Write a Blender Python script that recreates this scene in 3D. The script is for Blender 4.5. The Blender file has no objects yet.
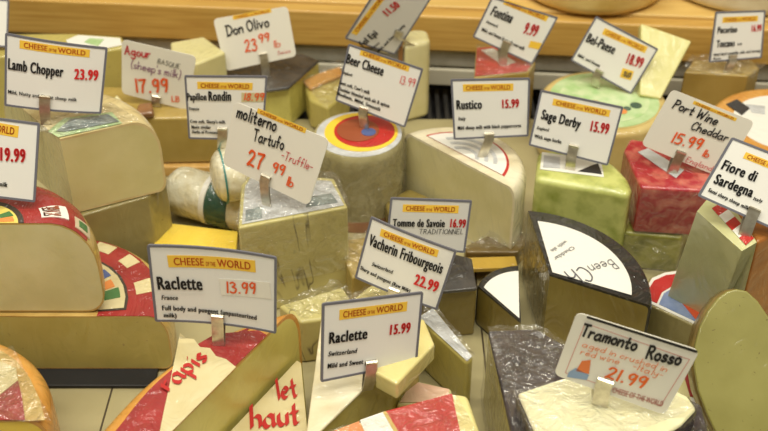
import bpy, bmesh, math, random
import numpy as np
from mathutils import Vector, Matrix
random.seed(7)
C = bpy.context.scene.collection
PI = math.pi

# ------------------------------------------------------------------ camera model
F, H, P = 1083.0, 0.62, math.radians(36)
CAM = Vector((0, 0, H))
def ray(x, y):
    a = (x - 384) / F; b = -(y - 215.5) / F
    return Vector((a, math.cos(P) + b * math.sin(P), -math.sin(P) + b * math.cos(P)))
def at(x, y, z):
    """point on the horizontal plane z that is seen at photo position x, y"""
    d = ray(x, y); return CAM + d * ((z - H) / d.z)
def on_plane(x, y, q, n):
    d = ray(x, y); return CAM + d * ((q - CAM).dot(n) / d.dot(n))

# ------------------------------------------------------------------ materials
def lin(c):
    return tuple(((v / 255) / 12.92 if v / 255 <= .04045 else ((v / 255 + .055) / 1.055) ** 2.4) for v in c) + (1,)
MATS = {}
def mat(name, col, col2=None, scale=40, rough=.5, coat=0, crinkle=0, bump=0, bscale=120, sss=0, metal=0, contrast=(.35, .65), stretch=None, spots=None):
    """col/col2 in sRGB 0-255 mixed by noise; coat+crinkle: cling film over the surface; spots=(colour, scale, size)"""
    if name in MATS: return MATS[name]
    m = bpy.data.materials.new(name); m.use_nodes = True
    nt = m.node_tree; N = nt.nodes; L = nt.links
    b = N['Principled BSDF']
    tc = N.new('ShaderNodeTexCoord'); out = tc.outputs['Object']
    if stretch:
        mp = N.new('ShaderNodeMapping'); mp.inputs['Scale'].default_value = stretch
        L.new(out, mp.inputs['Vector']); out = mp.outputs['Vector']
    b.inputs['Base Color'].default_value = lin(col)
    cs = None
    if col2:
        n = N.new('ShaderNodeTexNoise'); n.inputs['Scale'].default_value = scale; n.inputs['Detail'].default_value = 5
        L.new(out, n.inputs['Vector'])
        r = N.new('ShaderNodeValToRGB')
        r.color_ramp.elements[0].position = contrast[0]; r.color_ramp.elements[1].position = contrast[1]
        r.color_ramp.elements[0].color = lin(col); r.color_ramp.elements[1].color = lin(col2)
        L.new(n.outputs['Fac'], r.inputs['Fac']); cs = r.outputs['Color']
    if spots:
        v = N.new('ShaderNodeTexVoronoi'); v.inputs['Scale'].default_value = spots[1]
        nz = N.new('ShaderNodeTexNoise'); nz.inputs['Scale'].default_value = spots[1] * .8
        L.new(out, nz.inputs['Vector'])
        ad = N.new('ShaderNodeMixRGB'); ad.inputs['Fac'].default_value = .25
        L.new(out, ad.inputs['Color1']); L.new(nz.outputs['Color'], ad.inputs['Color2'])
        L.new(ad.outputs['Color'], v.inputs['Vector'])
        r2 = N.new('ShaderNodeValToRGB'); r2.color_ramp.elements[0].position = spots[2]; r2.color_ramp.elements[1].position = spots[2] + .06
        r2.color_ramp.elements[0].color = (1, 1, 1, 1); r2.color_ramp.elements[1].color = (0, 0, 0, 1)
        L.new(v.outputs['Distance'], r2.inputs['Fac'])
        mx = N.new('ShaderNodeMixRGB'); L.new(r2.outputs['Color'], mx.inputs['Fac'])
        mx.inputs['Color1'].default_value = lin(col)
        if cs: L.new(cs, mx.inputs['Color1'])
        mx.inputs['Color2'].default_value = lin(spots[0]); cs = mx.outputs['Color']
    if cs: L.new(cs, b.inputs['Base Color'])
    b.inputs['Roughness'].default_value = rough; b.inputs['Metallic'].default_value = metal
    if sss:
        b.inputs['Subsurface Weight'].default_value = sss
        b.inputs['Subsurface Radius'].default_value = (1, .9, .45); b.inputs['Subsurface Scale'].default_value = .003
    if bump:
        n = N.new('ShaderNodeTexNoise'); n.inputs['Scale'].default_value = bscale; n.inputs['Detail'].default_value = 4
        L.new(out, n.inputs['Vector'])
        bp = N.new('ShaderNodeBump'); bp.inputs['Strength'].default_value = bump; bp.inputs['Distance'].default_value = .002
        L.new(n.outputs['Fac'], bp.inputs['Height']); L.new(bp.outputs['Normal'], b.inputs['Normal'])
    if coat:
        b.inputs['Coat Weight'].default_value = coat; b.inputs['Coat Roughness'].default_value = .12
        if crinkle:
            n = N.new('ShaderNodeTexNoise'); n.inputs['Scale'].default_value = 42; n.inputs['Detail'].default_value = 2.5; n.inputs['Distortion'].default_value = 1.6
            mp2 = N.new('ShaderNodeMapping'); mp2.inputs['Scale'].default_value = (1, .7, .5); mp2.inputs['Rotation'].default_value = (.3, .5, .8)
            L.new(tc.outputs['Object'], mp2.inputs['Vector']); L.new(mp2.outputs['Vector'], n.inputs['Vector'])
            s1 = N.new('ShaderNodeMath'); s1.operation = 'SUBTRACT'; s1.inputs[1].default_value = .5; L.new(n.outputs['Fac'], s1.inputs[0])
            s2 = N.new('ShaderNodeMath'); s2.operation = 'ABSOLUTE'; L.new(s1.outputs[0], s2.inputs[0])      # sharp folds
            bp = N.new('ShaderNodeBump'); bp.inputs['Strength'].default_value = min(1, crinkle * 1.2); bp.inputs['Distance'].default_value = .012
            L.new(s2.outputs[0], bp.inputs['Height']); L.new(bp.outputs['Normal'], b.inputs['Coat Normal'])
    MATS[name] = m
    return m

def wood(name, a, bcol, stretch, coat=.2):
    return mat(name, a, bcol, scale=9, rough=.45, coat=coat, stretch=stretch, contrast=(.3, .7), bump=.08, bscale=30)

W = dict(coat=.8, crinkle=.4, rough=.45)          # a surface under cling film
paste_pale   = mat('pale paste', (222, 213, 158), (212, 203, 144), 30, sss=.15, bump=.06, **W)
paste_ivory  = mat('ivory paste', (226, 217, 168), (216, 207, 152), 30, sss=.15, bump=.06, **W)
paste_olive  = mat('olive paste', (176, 166, 98), (160, 148, 80), 22, sss=.1, bump=.06, spots=((150, 126, 70), 48, .07), **W)
paste_straw  = mat('straw paste', (198, 184, 106), (182, 168, 90), 24, sss=.12, bump=.06, spots=((166, 146, 86), 40, .05), **W)
paste_tan    = mat('tan paste', (182, 156, 84), (166, 140, 68), 24, sss=.1, bump=.08, **W)
paste_brown  = mat('tan brown paste', (142, 126, 62), (126, 108, 50), 26, sss=.1, bump=.1, spots=((140, 112, 60), 60, .08), **W)
paste_grey   = mat('greyish paste', (158, 146, 96), (144, 132, 82), 26, sss=.1, bump=.06, spots=((110, 96, 60), 34, .05), **W)
paste_spot   = mat('speckled paste', (212, 204, 116), (200, 192, 104), 26, sss=.1, bump=.08, spots=((150, 136, 70), 70, .13), **W)
paste_white  = mat('white paste', (240, 236, 198), (234, 228, 184), 30, sss=.2, bump=.05, coat=.7, crinkle=.15, rough=.4)
paste_butter = mat('butter paste', (230, 218, 150), (222, 206, 134), 30, sss=.2, bump=.05, **W)
paste_yellow = mat('yellow paste', (246, 216, 84), (238, 204, 70), 30, sss=.2, bump=.05, **W)
paste_green  = mat('herb green paste', (204, 208, 124), (150, 160, 70), 55, sss=.12, bump=.1, coat=.8, crinkle=.4, rough=.4, contrast=(.42, .72))
paste_sage   = mat('dark herb paste', (156, 154, 72), (100, 102, 38), 60, sss=.1, bump=.1, coat=.6, crinkle=.5, rough=.4, contrast=(.42, .7))
paste_wine   = mat('wine marbled paste', (168, 30, 48), (206, 116, 100), 75, sss=.1, bump=.12, coat=.9, crinkle=.5, rough=.35, contrast=(.46, .68))
veined       = None
rind_cream   = mat('cream rind', (226, 210, 160), (208, 186, 130), 40, bump=.2, **W)
rind_orange  = mat('orange rind', (222, 166, 84), (206, 142, 58), 36, bump=.2, coat=.7, crinkle=.7, rough=.4)
rind_gold    = mat('golden rind', (206, 176, 104), (186, 150, 80), 36, bump=.2, coat=.6, crinkle=.5, rough=.4)
rind_brown   = mat('brown rind', (150, 104, 56), (120, 80, 42), 40, bump=.3, **W)
rind_amber   = mat('amber rind', (186, 118, 48), (160, 96, 36), 40, bump=.3, **W)
rind_white   = mat('white rind', (236, 228, 200), (224, 212, 176), 40, bump=.2, **W)
rind_dark    = mat('charcoal rind', (74, 70, 66), (44, 42, 42), 50, bump=.3, coat=.8, crinkle=.7, rough=.4)
rind_wine    = mat('wine dark rind', (70, 60, 62), (46, 38, 42), 50, bump=.3, coat=.9, crinkle=.8, rough=.35)
rind_black   = mat('black wax', (24, 23, 24), (40, 39, 40), 50, bump=.15, coat=.9, crinkle=.6, rough=.35)
film_grey    = mat('film wrapped side', (158, 148, 104), (182, 172, 130), 40, bump=.2, coat=1, crinkle=1, rough=.35)
film_white   = mat('film wrapped white', (234, 230, 206), (218, 208, 172), 90, bump=.7, coat=1, crinkle=1, rough=.35)
paper_white  = mat('white paper', (236, 234, 226), rough=.55, **{'coat': .4, 'crinkle': .3})
paper_cream  = mat('cream paper', (214, 202, 158), (206, 190, 140), 40, rough=.6, coat=.6, crinkle=.6)
paper_grey   = mat('grey foil paper', (186, 188, 190), (214, 216, 218), 60, rough=.4, coat=.7, crinkle=.9)
paper_red    = mat('red paper', (196, 36, 32), (180, 28, 28), 40, rough=.5, coat=.7, crinkle=.5)
paper_maroon = mat('maroon paper', (164, 42, 40), (142, 34, 36), 40, rough=.5, coat=.8, crinkle=.8)
paper_green  = mat('green paper', (164, 198, 134), (196, 216, 168), 50, rough=.5, coat=.5, crinkle=.3)
paper_dkgrn  = mat('dark green paper', (38, 74, 60), (52, 92, 74), 50, rough=.5, coat=.7, crinkle=.5)
paper_teal   = mat('teal paper', (44, 122, 116), rough=.5, coat=.5, crinkle=.3)
paper_yellow = mat('yellow paper', (240, 204, 60), rough=.5, coat=.5, crinkle=.3)
paper_orange = mat('orange paper', (226, 140, 70), rough=.5, coat=.5, crinkle=.3)
paper_blue   = mat('blue paper', (78, 96, 150), rough=.5, coat=.5, crinkle=.3)
paper_black  = mat('black paper', (40, 40, 44), rough=.5, coat=.5, crinkle=.3)
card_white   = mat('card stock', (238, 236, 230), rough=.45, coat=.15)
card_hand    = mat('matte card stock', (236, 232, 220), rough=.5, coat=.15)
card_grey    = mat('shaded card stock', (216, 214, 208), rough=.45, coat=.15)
sleeve_grey  = mat('grey sleeve edge', (112, 112, 122), rough=.35)
ban_yellow   = mat('banner yellow', (246, 200, 70), rough=.5)
ban_red      = mat('banner lettering red', (206, 86, 24), rough=.6)
ink_black    = mat('black print', (26, 24, 26), rough=.6)
ink_gothic   = mat('gothic red ink', (182, 34, 30), rough=.6)
ink_grey     = mat('grey print', (96, 96, 104), rough=.6)
ink_red      = mat('red print', (214, 42, 42), rough=.6)
ink_marker   = mat('red orange marker', (230, 92, 36), rough=.6)
ink_pink     = mat('red pen', (196, 50, 60), rough=.6)
ink_purple   = mat('purple pen', (120, 50, 110), rough=.6)
ink_orange   = mat('orange pen', (228, 124, 66), rough=.6)
steel        = mat('brushed steel', (214, 208, 192), (190, 182, 164), 200, rough=.28, metal=.85)

# ------------------------------------------------------------------ object helpers
def mesh_obj(name, vs, fs, m, parent=None, smooth=None):
    me = bpy.data.meshes.new(name)
    me.from_pydata([tuple(v) for v in vs], [], [tuple(f) for f in fs]); me.update()
    bm = bmesh.new(); bm.from_mesh(me); bmesh.ops.recalc_face_normals(bm, faces=bm.faces); bm.to_mesh(me); bm.free()
    if smooth:
        for p in me.polygons: p.use_smooth = True
        me.set_sharp_from_angle(angle=math.radians(smooth))
    o = bpy.data.objects.new(name, me); C.objects.link(o)
    me.materials.append(m)
    if parent:
        o.parent = parent
        r = parent
        off = Vector((0, 0, 0))
        while r: off += r.location; r = r.parent
        me.transform(Matrix.Translation(-off))
    return o
def tag(o, label, cat, group=None):
    o['label'] = label; o['category'] = cat
    if group: o['group'] = group
    return o
def thing(name, loc, label, cat, group=None):
    o = bpy.data.objects.new(name, None); C.objects.link(o); o.location = loc
    o.empty_display_size = .02
    return tag(o, label, cat, group)
def bevel(o, w, seg=3):
    b = o.modifiers.new('b', 'BEVEL'); b.width = w; b.segments = seg; b.limit_method = 'ANGLE'; b.angle_limit = math.radians(35)
    for p in o.data.polygons: p.use_smooth = True
    o.modifiers.new('n', 'WEIGHTED_NORMAL')
    return o
def prism(name, top, bot, m, parent, bev=.0015, seg=3):
    n = len(top); vs = list(top) + list(bot)
    fs = [tuple(range(n)), tuple(range(2 * n - 1, n - 1, -1))] + [(i, n + i, n + (i + 1) % n, (i + 1) % n) for i in range(n)]
    o = mesh_obj(name, vs, fs, m, parent)
    if bev: bevel(o, bev, seg)
    return o
def slab(name, pts, th, m, parent, n=Vector((0, 0, 1)), bev=0):
    """polygon pts with thickness th below it (against n)"""
    return prism(name, pts, [p - n * th for p in pts], m, parent, bev)
def mid(pts):
    return sum((Vector(p) for p in pts), Vector((0, 0, 0))) / len(pts)
def down(p, z): return Vector((p.x, p.y, z))

def arc3(a, b, c, n=24):
    """points of the circle through a, b, c from a to c (same z)"""
    ax, ay, bx, by, cx, cy = a.x, a.y, b.x, b.y, c.x, c.y
    d = 2 * (ax * (by - cy) + bx * (cy - ay) + cx * (ay - by))
    ux = ((ax**2 + ay**2) * (by - cy) + (bx**2 + by**2) * (cy - ay) + (cx**2 + cy**2) * (ay - by)) / d
    uy = ((ax**2 + ay**2) * (cx - bx) + (bx**2 + by**2) * (ax - cx) + (cx**2 + cy**2) * (bx - ax)) / d
    r = math.hypot(ax - ux, ay - uy)
    t0 = math.atan2(ay - uy, ax - ux); t1 = math.atan2(by - uy, bx - ux); t2 = math.atan2(cy - uy, cx - ux)
    def fwd(x): return (x - t0) % (2 * PI)
    span = fwd(t2) if fwd(t1) < fwd(t2) else fwd(t2) - 2 * PI
    return [Vector((ux + r * math.cos(t0 + span * i / n), uy + r * math.sin(t0 + span * i / n), a.z)) for i in range(n + 1)]

def wheel_piece(root, apex, arc, z0, z1, rise, m_paste, m_rind, t=.0025, m_top=None, rnd=None, name_rind='rind', low=1.0):
    """a cut piece of a cheese wheel: apex and rim arc (world points); rise = height of the rounded shoulder, rnd = how far it draws in"""
    rnd = rise if rnd is None else rnd
    K = 7
    def levels(t):
        lv = []
        for k in range(K):                                      # lower shoulder
            a = (k / (K - 1)) * PI / 2
            lv.append((z0 + t + max(rise * low - t, 0) * (1 - math.cos(a)), t + rnd * low * (1 - math.sin(a))))
        for k in range(K):                                      # upper shoulder
            a = (k / (K - 1)) * PI / 2
            lv.append((z1 - t - max(rise - t, 0) * (1 - math.sin(a)), t + rnd * (1 - math.cos(a))))
        return lv
    def ring(z, d):
        out = []
        for p in arc:
            v = Vector((apex.x - p.x, apex.y - p.y, 0)); v.normalize()
            out.append(Vector((p.x, p.y, 0)) + v * d + Vector((0, 0, z)))
        return out
    n = len(arc)
    def solid(t):
        vs, fs = [], []
        lv = levels(t)
        for z, d in lv:
            vs.extend(ring(z, d)); vs.append(Vector((apex.x, apex.y, z)))
        s = n + 1
        for k in range(len(lv) - 1):
            for i in range(s):
                j = (i + 1) % s
                fs.append((k * s + i, k * s + j, (k + 1) * s + j, (k + 1) * s + i))
        for i in range(n - 1):
            fs.append((n, i + 1, i)); b = (len(lv) - 1) * s; fs.append((b + n, b + i, b + i + 1))
        return vs, fs, lv
    vs, fs, lv = solid(t)
    mesh_obj('paste', vs, fs, m_paste, root, smooth=35)
    # rind shell
    v0, _, l0 = solid(0); K2 = len(l0); s = n + 1
    A = v0; B = vs; off = len(A); V = A + B; R = []
    for k in range(K2 - 1):
        for i in range(n - 1):
            R.append((k * s + i, k * s + i + 1, (k + 1) * s + i + 1, (k + 1) * s + i))
            R.append((off + k * s + i, off + (k + 1) * s + i, off + (k + 1) * s + i + 1, off + k * s + i + 1))
        for i in (0, n - 1):
            R.append((k * s + i, (k + 1) * s + i, off + (k + 1) * s + i, off + k * s + i))
    for kb in (0, K2 - 1):
        b = kb * s
        for i in range(n - 1):
            R.append((b + n, b + i, b + i + 1)); R.append((off + b + n, off + b + i + 1, off + b + i))
        for i in (0, n - 1):
            R.append((b + n, b + i, off + b + i, off + b + n))
    mesh_obj(name_rind, V, R, m_rind, root, smooth=35)

EPS = .0005
def decal(root, name, px, z, m, layer=1, parent=None):
    """thin paper on a horizontal top: photo outline px at height z"""
    pts = [at(x, y, z + EPS * layer) for x, y in px]
    return slab(name, pts, EPS * .8, m, parent or root)
def arcdecal(root, name, apex, arc, z, m, layer=1, parent=None):
    pts = [Vector((p.x, p.y, z + EPS * layer)) for p in ([apex] if apex is not None else []) + list(arc)]
    return slab(name, pts, EPS * .8, m, parent or root)

# ------------------------------------------------------------------ loose cling film
def film_mat():
    if 'cling film' in MATS: return MATS['cling film']
    m = bpy.data.materials.new('cling film'); m.use_nodes = True; nt = m.node_tree; N = nt.nodes; L = nt.links
    N.remove(N['Principled BSDF']); out = N['Material Output']
    tr = N.new('ShaderNodeBsdfTransparent'); gl = N.new('ShaderNodeBsdfGlossy'); gl.inputs['Roughness'].default_value = .13
    df = N.new('ShaderNodeBsdfTranslucent'); d2 = N.new('ShaderNodeBsdfDiffuse')
    for q in (df, d2): q.inputs['Color'].default_value = lin((236, 234, 222))
    lw = N.new('ShaderNodeLayerWeight'); lw.inputs['Blend'].default_value = .22
    tc = N.new('ShaderNodeTexCoord'); n = N.new('ShaderNodeTexNoise'); n.inputs['Scale'].default_value = 60; n.inputs['Detail'].default_value = 3; n.inputs['Distortion'].default_value = 1.5
    L.new(tc.outputs['Object'], n.inputs['Vector'])
    bp = N.new('ShaderNodeBump'); bp.inputs['Strength'].default_value = 1; bp.inputs['Distance'].default_value = .006; L.new(n.outputs['Fac'], bp.inputs['Height'])
    L.new(bp.outputs['Normal'], gl.inputs['Normal']); L.new(bp.outputs['Normal'], lw.inputs['Normal'])
    m1 = N.new('ShaderNodeMixShader'); m1.inputs['Fac'].default_value = .035; L.new(tr.outputs[0], m1.inputs[1]); L.new(d2.outputs[0], m1.inputs[2])
    mr = N.new('ShaderNodeMapRange'); mr.inputs['To Min'].default_value = .05; mr.inputs['To Max'].default_value = .7; L.new(lw.outputs['Facing'], mr.inputs['Value'])
    m2 = N.new('ShaderNodeMixShader'); L.new(mr.outputs[0], m2.inputs['Fac']); L.new(m1.outputs[0], m2.inputs[1]); L.new(gl.outputs[0], m2.inputs[2])
    L.new(m2.outputs[0], out.inputs['Surface']); MATS['cling film'] = m
    return m
from mathutils import noise as mnoise
def film(root, quad, amp=.0022, freq=70, n=26, lift=.0012, name='plastic_wrap'):
    a, b, c, d = quad; nn = (b - a).cross(d - a).normalized()
    if nn.dot(CAM - a) < 0: nn = -nn
    vs, fs = [], []
    for i in range(n + 1):
        for j in range(n + 1):
            s, t = i / n, j / n; p = (a * (1 - s) + b * s) * (1 - t) + (d * (1 - s) + c * s) * t
            h = abs(mnoise.noise(p * freq)) * 1.6 + abs(mnoise.noise(p * freq * 2.3 + Vector((5, 3, 1)))) * .7
            vs.append(p + nn * (lift + amp * h))
    S = n + 1
    for i in range(n):
        for j in range(n): fs.append((i * S + j, i * S + S + j, i * S + S + j + 1, i * S + j + 1))
    return mesh_obj(name, vs, fs, film_mat(), root, smooth=60)
def film_top(root, px, z, **k): return film(root, [at(x, y, z) for x, y in px], **k)
def film_face(root, p0, p1, z1, z0, **k):
    """film over an upright face: top edge from photo point p0 to p1 at height z1, down to z0"""
    a, b = at(*p0, z1), at(*p1, z1); return film(root, [a, b, down(b, z0), down(a, z0)], **k)

# ------------------------------------------------------------------ lettering
def font_mesh(s, bold=0.0, shear=0.0):
    cu = bpy.data.curves.new('t', 'FONT'); cu.body = s; cu.size = 1; cu.offset = .008 if bold else 0; cu.shear = shear; cu.resolution_u = 3
    cu.space_character = 1.0 + bold * 2.6
    o = bpy.data.objects.new('t', cu); C.objects.link(o)
    dg = bpy.context.evaluated_depsgraph_get(); dg.update()
    me = bpy.data.meshes.new_from_object(o.evaluated_get(dg))
    vs = [Vector((v.co.x, v.co.y, 0)) for v in me.vertices]; fs = [tuple(p.vertices) for p in me.polygons]
    bpy.data.objects.remove(o); bpy.data.curves.remove(cu); bpy.data.meshes.remove(me)
    if bold:                                                          # heavy upright stems, thin horizontals
        k = len(vs); d = bold
        V, Fc = [], []
        for j, dx in enumerate((-d, -d * .33, d * .33, d)):
            V += [v + Vector((dx, 0, 0)) for v in vs]; Fc += [tuple(i + k * j for i in f) for f in fs]
        vs, fs = V, Fc
    return vs, fs, (.63 if bold > .03 else .70)
G = {
 'a': '5,4 3,5 1,4 0,2 1,0 3,0 5,2|5,5 5,1 6,0', 'b': '0,10 0,0|0,3 2,5 4,4.5 5,2.5 4,.5 2,0 0,1', 'c': '4,4 2.5,5 .5,3.5 .5,1.2 2.5,0 4.5,1',
 'd': '5,3.5 3,5 .7,4 .3,1.5 2,0 4,.8 5,2.5|5,10 5,0', 'e': '.5,2.7 4.5,3 4,4.7 2,5 .4,3 .7,1 2.5,0 4.7,1', 'f': '4,9 2.7,10 1.8,8.5 1.8,0|0,5 4,5',
 'g': '5,4 3,5 .8,4 .4,1.8 2,.4 4,1 5,3|5,5 5,-2 4,-3.8 2,-4 .5,-3', 'h': '0,10 0,0|0,3 2,5 4,4.5 4.5,3 4.5,0', 'i': '1,5 1,0|1,7 1.2,7.6',
 'k': '0,10 0,0|4,5 0,2.2|1.2,3 4.5,0', 'l': '1,10 1,0', 'm': '0,5 0,0|0,3 1.5,5 3,4.5 3,0|3,3 4.5,5 6,4.5 6,0', 'n': '0,5 0,0|0,3 2,5 4,4.5 4.3,3 4.3,0',
 'o': '2.5,5 .6,4 .3,1.8 1.5,.2 3.5,.2 4.7,2 4.2,4.2 2.5,5', 'p': '0,5 0,-4|0,3.5 2,5 4.3,4 4.3,1.5 2.5,0 0,1', 'q': '5,4 3,5 .8,4 .4,1.8 2,.2 4,1 5,3|5,5 5,-4',
 'r': '0,5 0,0|0,2.5 1.5,4.6 3.5,4.7', 's': '4,4.3 2,5 .6,4 1.5,2.8 3.5,2 4,.9 2,0 .2,.6', 't': '2,8.5 2,1 3,0 4.2,.5|0,5 4,5',
 'u': '0,5 0,1.5 1.5,0 3.5,.6 4.4,2.5|4.4,5 4.4,0', 'v': '0,5 2.2,0 4.5,5', 'w': '0,5 1.5,0 3,4 4.5,0 6,5', 'y': '0,5 .5,2.5 2,1.5 4.2,3|4.5,5 4.2,-2 3,-4 .8,-3.3',
 'D': '.5,10 .3,0|-.5,9.8 3,9.6 6,7 6,3.5 3.5,.5 -.3,0', 'O': '3.5,10 .8,8 .3,4 1.8,.5 4.5,.2 6.6,3 6.4,7.2 3.5,10', 'A': '0,0 3,10 6,0|1.2,3.8 5,3.8',
 'B': '0,10 0,0|0,10 3.5,9.5 4,7 2.5,5.4 0,5|0,5 4,4.5 5,2.5 3,.2 0,0', 'M': '0,0 .5,10 3.5,3 6.5,10 7,0', 'T': '0,10 6,10|3,10 3,0',
 'P': '.5,10 .3,0|-.3,9.6 3.5,9.8 5.2,7.6 4,5.4 .5,4.8', 'W': '0,10 1.5,0 3.7,7 6,0 8,10', 'C': '5.5,8.5 3.5,10 .8,7.5 .5,3 2.5,0 5.5,1.2',
 'R': '.3,10 .3,0|0,9.8 3.5,9.8 4.8,7.8 3.5,5.6 .5,5|2,5.2 5.5,0', 'E': '5,10 .3,10 .3,0 5.2,0|.3,5 4,5', 'S': '4.8,8.6 3,10 .8,8.3 2,5.8 4.3,4.2 4.8,1.8 2.7,0 .2,1',
 'L': '.3,10 .3,0 4.6,0', 'I': '1,10 1,0', 'N': '0,0 0,10 5,0 5,10', 'Q': '3.5,10 .8,8 .3,4 1.8,.5 4.5,.2 6.6,3 6.4,7.2 3.5,10|4,3 6.8,-1', 'U': '0,10 .2,2 2.5,0 5,2 5.2,10',
 '0': '2.5,10 .6,8 .3,3.5 2,.2 4,.8 5,5 4.4,8.6 2.5,10', '1': '.8,10 .6,0', '2': '.3,8 2,10 4.4,8.8 4,6 .2,.3|.2,.3 2,.9 5.2,.2', '3': '.4,9.2 2.6,10 4.4,8 2.2,5.6|2.2,5.6 5,4 4.4,1 2.2,0 .1,1.2',
 '4': '3,10 .2,3.5 5.2,3.5|4,6.5 4,0', '5': '4.8,10 1,9.8 .6,6|.6,6 3.4,6.2 4.8,3.4 3.2,.4 .2,.6', '6': '4,10 1.2,6.5 .4,2.5 2.4,0 4.6,2 3.6,4.8 .8,3.4', '7': '.2,9.6 5,9.8|5,9.8 2.6,5 2,0',
 '8': '4.4,8.6 2.4,10 .8,8.2 2.2,5.8 4.4,3.4 4,.8 2,0 .4,1.8 1.4,4.2 4,6.6 4.4,8.6', '9': '4.6,8.4 2.6,10 .6,8 1.2,5.4 3.2,5.2 4.6,8|4.7,9.4 4.4,4 3.4,0',
 '.': '.8,.2 1.3,.2', '-': '0,4 3.4,4.2', "'": '.6,10 .4,8', '(': '2,10.5 .6,7 .6,2 2,-1.5', ')': '.3,10.5 1.7,7 1.7,2 .3,-1.5', ' ': ''}
SHARP = set('AMWTLENIvwk147')
def hand_mesh(s, w=.9, nib=None, slant=.0, jit=.25, seed=1):
    """pen strokes: ribbon letters in units where capitals are 10 high; nib=(angle) gives a broad-nib pen"""
    rnd = random.Random(seed + len(s) * 13 + ord(s[0]))
    vs, fs = [], []; x = 0; lift = 0
    for ch in s:
        g = G.get(ch, ''); mx = 0
        if ch == ' ': x += 3.5; continue
        dy = rnd.uniform(-jit, jit)
        for st in g.split('|'):
            p = [Vector((float(a.split(',')[0]) + x + float(a.split(',')[1]) * slant, float(a.split(',')[1]) + dy, 0)) for a in st.split()]
            mx = max(mx, max(float(a.split(',')[0]) for a in st.split()))
            if len(p) > 2 and ch not in SHARP:
                q = []
                e = [p[0] * 2 - p[1]] + p + [p[-1] * 2 - p[-2]]
                for i in range(1, len(e) - 2):
                    for k in range(5):
                        t = k / 5
                        q.append(.5 * ((2 * e[i]) + (e[i + 1] - e[i - 1]) * t + (2 * e[i - 1] - 5 * e[i] + 4 * e[i + 1] - e[i + 2]) * t * t + (3 * e[i] - e[i - 1] - 3 * e[i + 1] + e[i + 2]) * t ** 3))
                q.append(p[-1]); p = q
            hw = w / 2
            if nib is None and ch in SHARP:
                for a_, b_ in zip(p[:-1], p[1:]):
                    d = (b_ - a_).normalized(); sd = Vector((-d.y, d.x, 0)) * hw; a2, b2 = a_ - d * hw * .7, b_ + d * hw * .7
                    b = len(vs); vs += [a2 + sd, a2 - sd, b2 - sd, b2 + sd]; fs.append((b, b + 1, b + 2, b + 3))
                continue
            if nib is None:
                d = [(p[min(i + 1, len(p) - 1)] - p[max(i - 1, 0)]).normalized() for i in range(len(p))]
                p = [p[0] - d[0] * hw * .7] + p[1:-1] + [p[-1] + d[-1] * hw * .7]
                side = [Vector((-v.y, v.x, 0)) * hw for v in d]
            else:
                side = [Vector((math.cos(nib), math.sin(nib), 0)) * hw] * len(p)
            b = len(vs); lift += 1
            for q_, (a, n) in enumerate(zip(p, side)):
                up = Vector((0, 0, lift * 1.5e-5 + q_ * 1e-6)); vs += [a + n + up, a - n + up]
            for i in range(len(p) - 1): fs.append((b + 2 * i, b + 2 * i + 1, b + 2 * i + 3, b + 2 * i + 2))
        x += mx + 2.0
    return vs, fs, 10.0
def fit(vs, base):
    x0 = min(v.x for v in vs); x1 = max(v.x for v in vs)
    return [Vector(((v.x - x0) / (x1 - x0), v.y / base, v.z)) for v in vs]
def merge(items):
    V, Fc = [], []
    for v, f in items:
        b = len(V); V += v; Fc += [tuple(b + i for i in q) for q in f]
    return V, Fc

def flat_text(root, name, s, p0, p1, h, z, m, parent=None, hand=False, layer=2, **k):
    """writing on a horizontal top: baseline from photo point p0 to p1; h = capital height in metres"""
    vs, fs, base = hand_mesh(s, **k) if hand else font_mesh(s, **k)
    a, b = at(*p0, z + EPS * layer), at(*p1, z + EPS * layer)
    u = b - a; n = Vector((-u.y, u.x, 0)).normalized()
    vs = [a + u * v.x + n * (v.y * h) + Vector((0, 0, v.z)) for v in fit(vs, base)]
    return mesh_obj(name, vs, fs, m, parent or root)

# ------------------------------------------------------------------ price cards
def Z(ox, oy, sc): return lambda x, y: (ox + x / sc, oy + y / sc)
def solve_card(cr, q, yaw0=0):
    best = None
    for yaw in range(-40, 41, 2):
        for lean in range(-6, 53, 2):
            y, l = math.radians(yaw), math.radians(lean)
            n = Vector((math.sin(y) * math.cos(l), -math.cos(y) * math.cos(l), math.sin(l)))
            c = [on_plane(x, yy, q, n) for x, yy in cr]
            e1, e2, f1, f2 = c[1] - c[0], c[2] - c[3], c[3] - c[0], c[2] - c[1]
            L = (e1.length + f1.length)
            e, f = (e1 + e2).normalized(), (f1 + f2).normalized()
            cost = ((e1 - e2).length_squared + (f1 - f2).length_squared) / L ** 2 * 4 + (e.dot(f)) ** 2 + .004 * ((lean - 16) / 14) ** 2 + .004 * ((yaw - yaw0) / 18) ** 2
            if best is None or cost < best[0]: best = (cost, n, c)
    return best[1], best[2]

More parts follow.
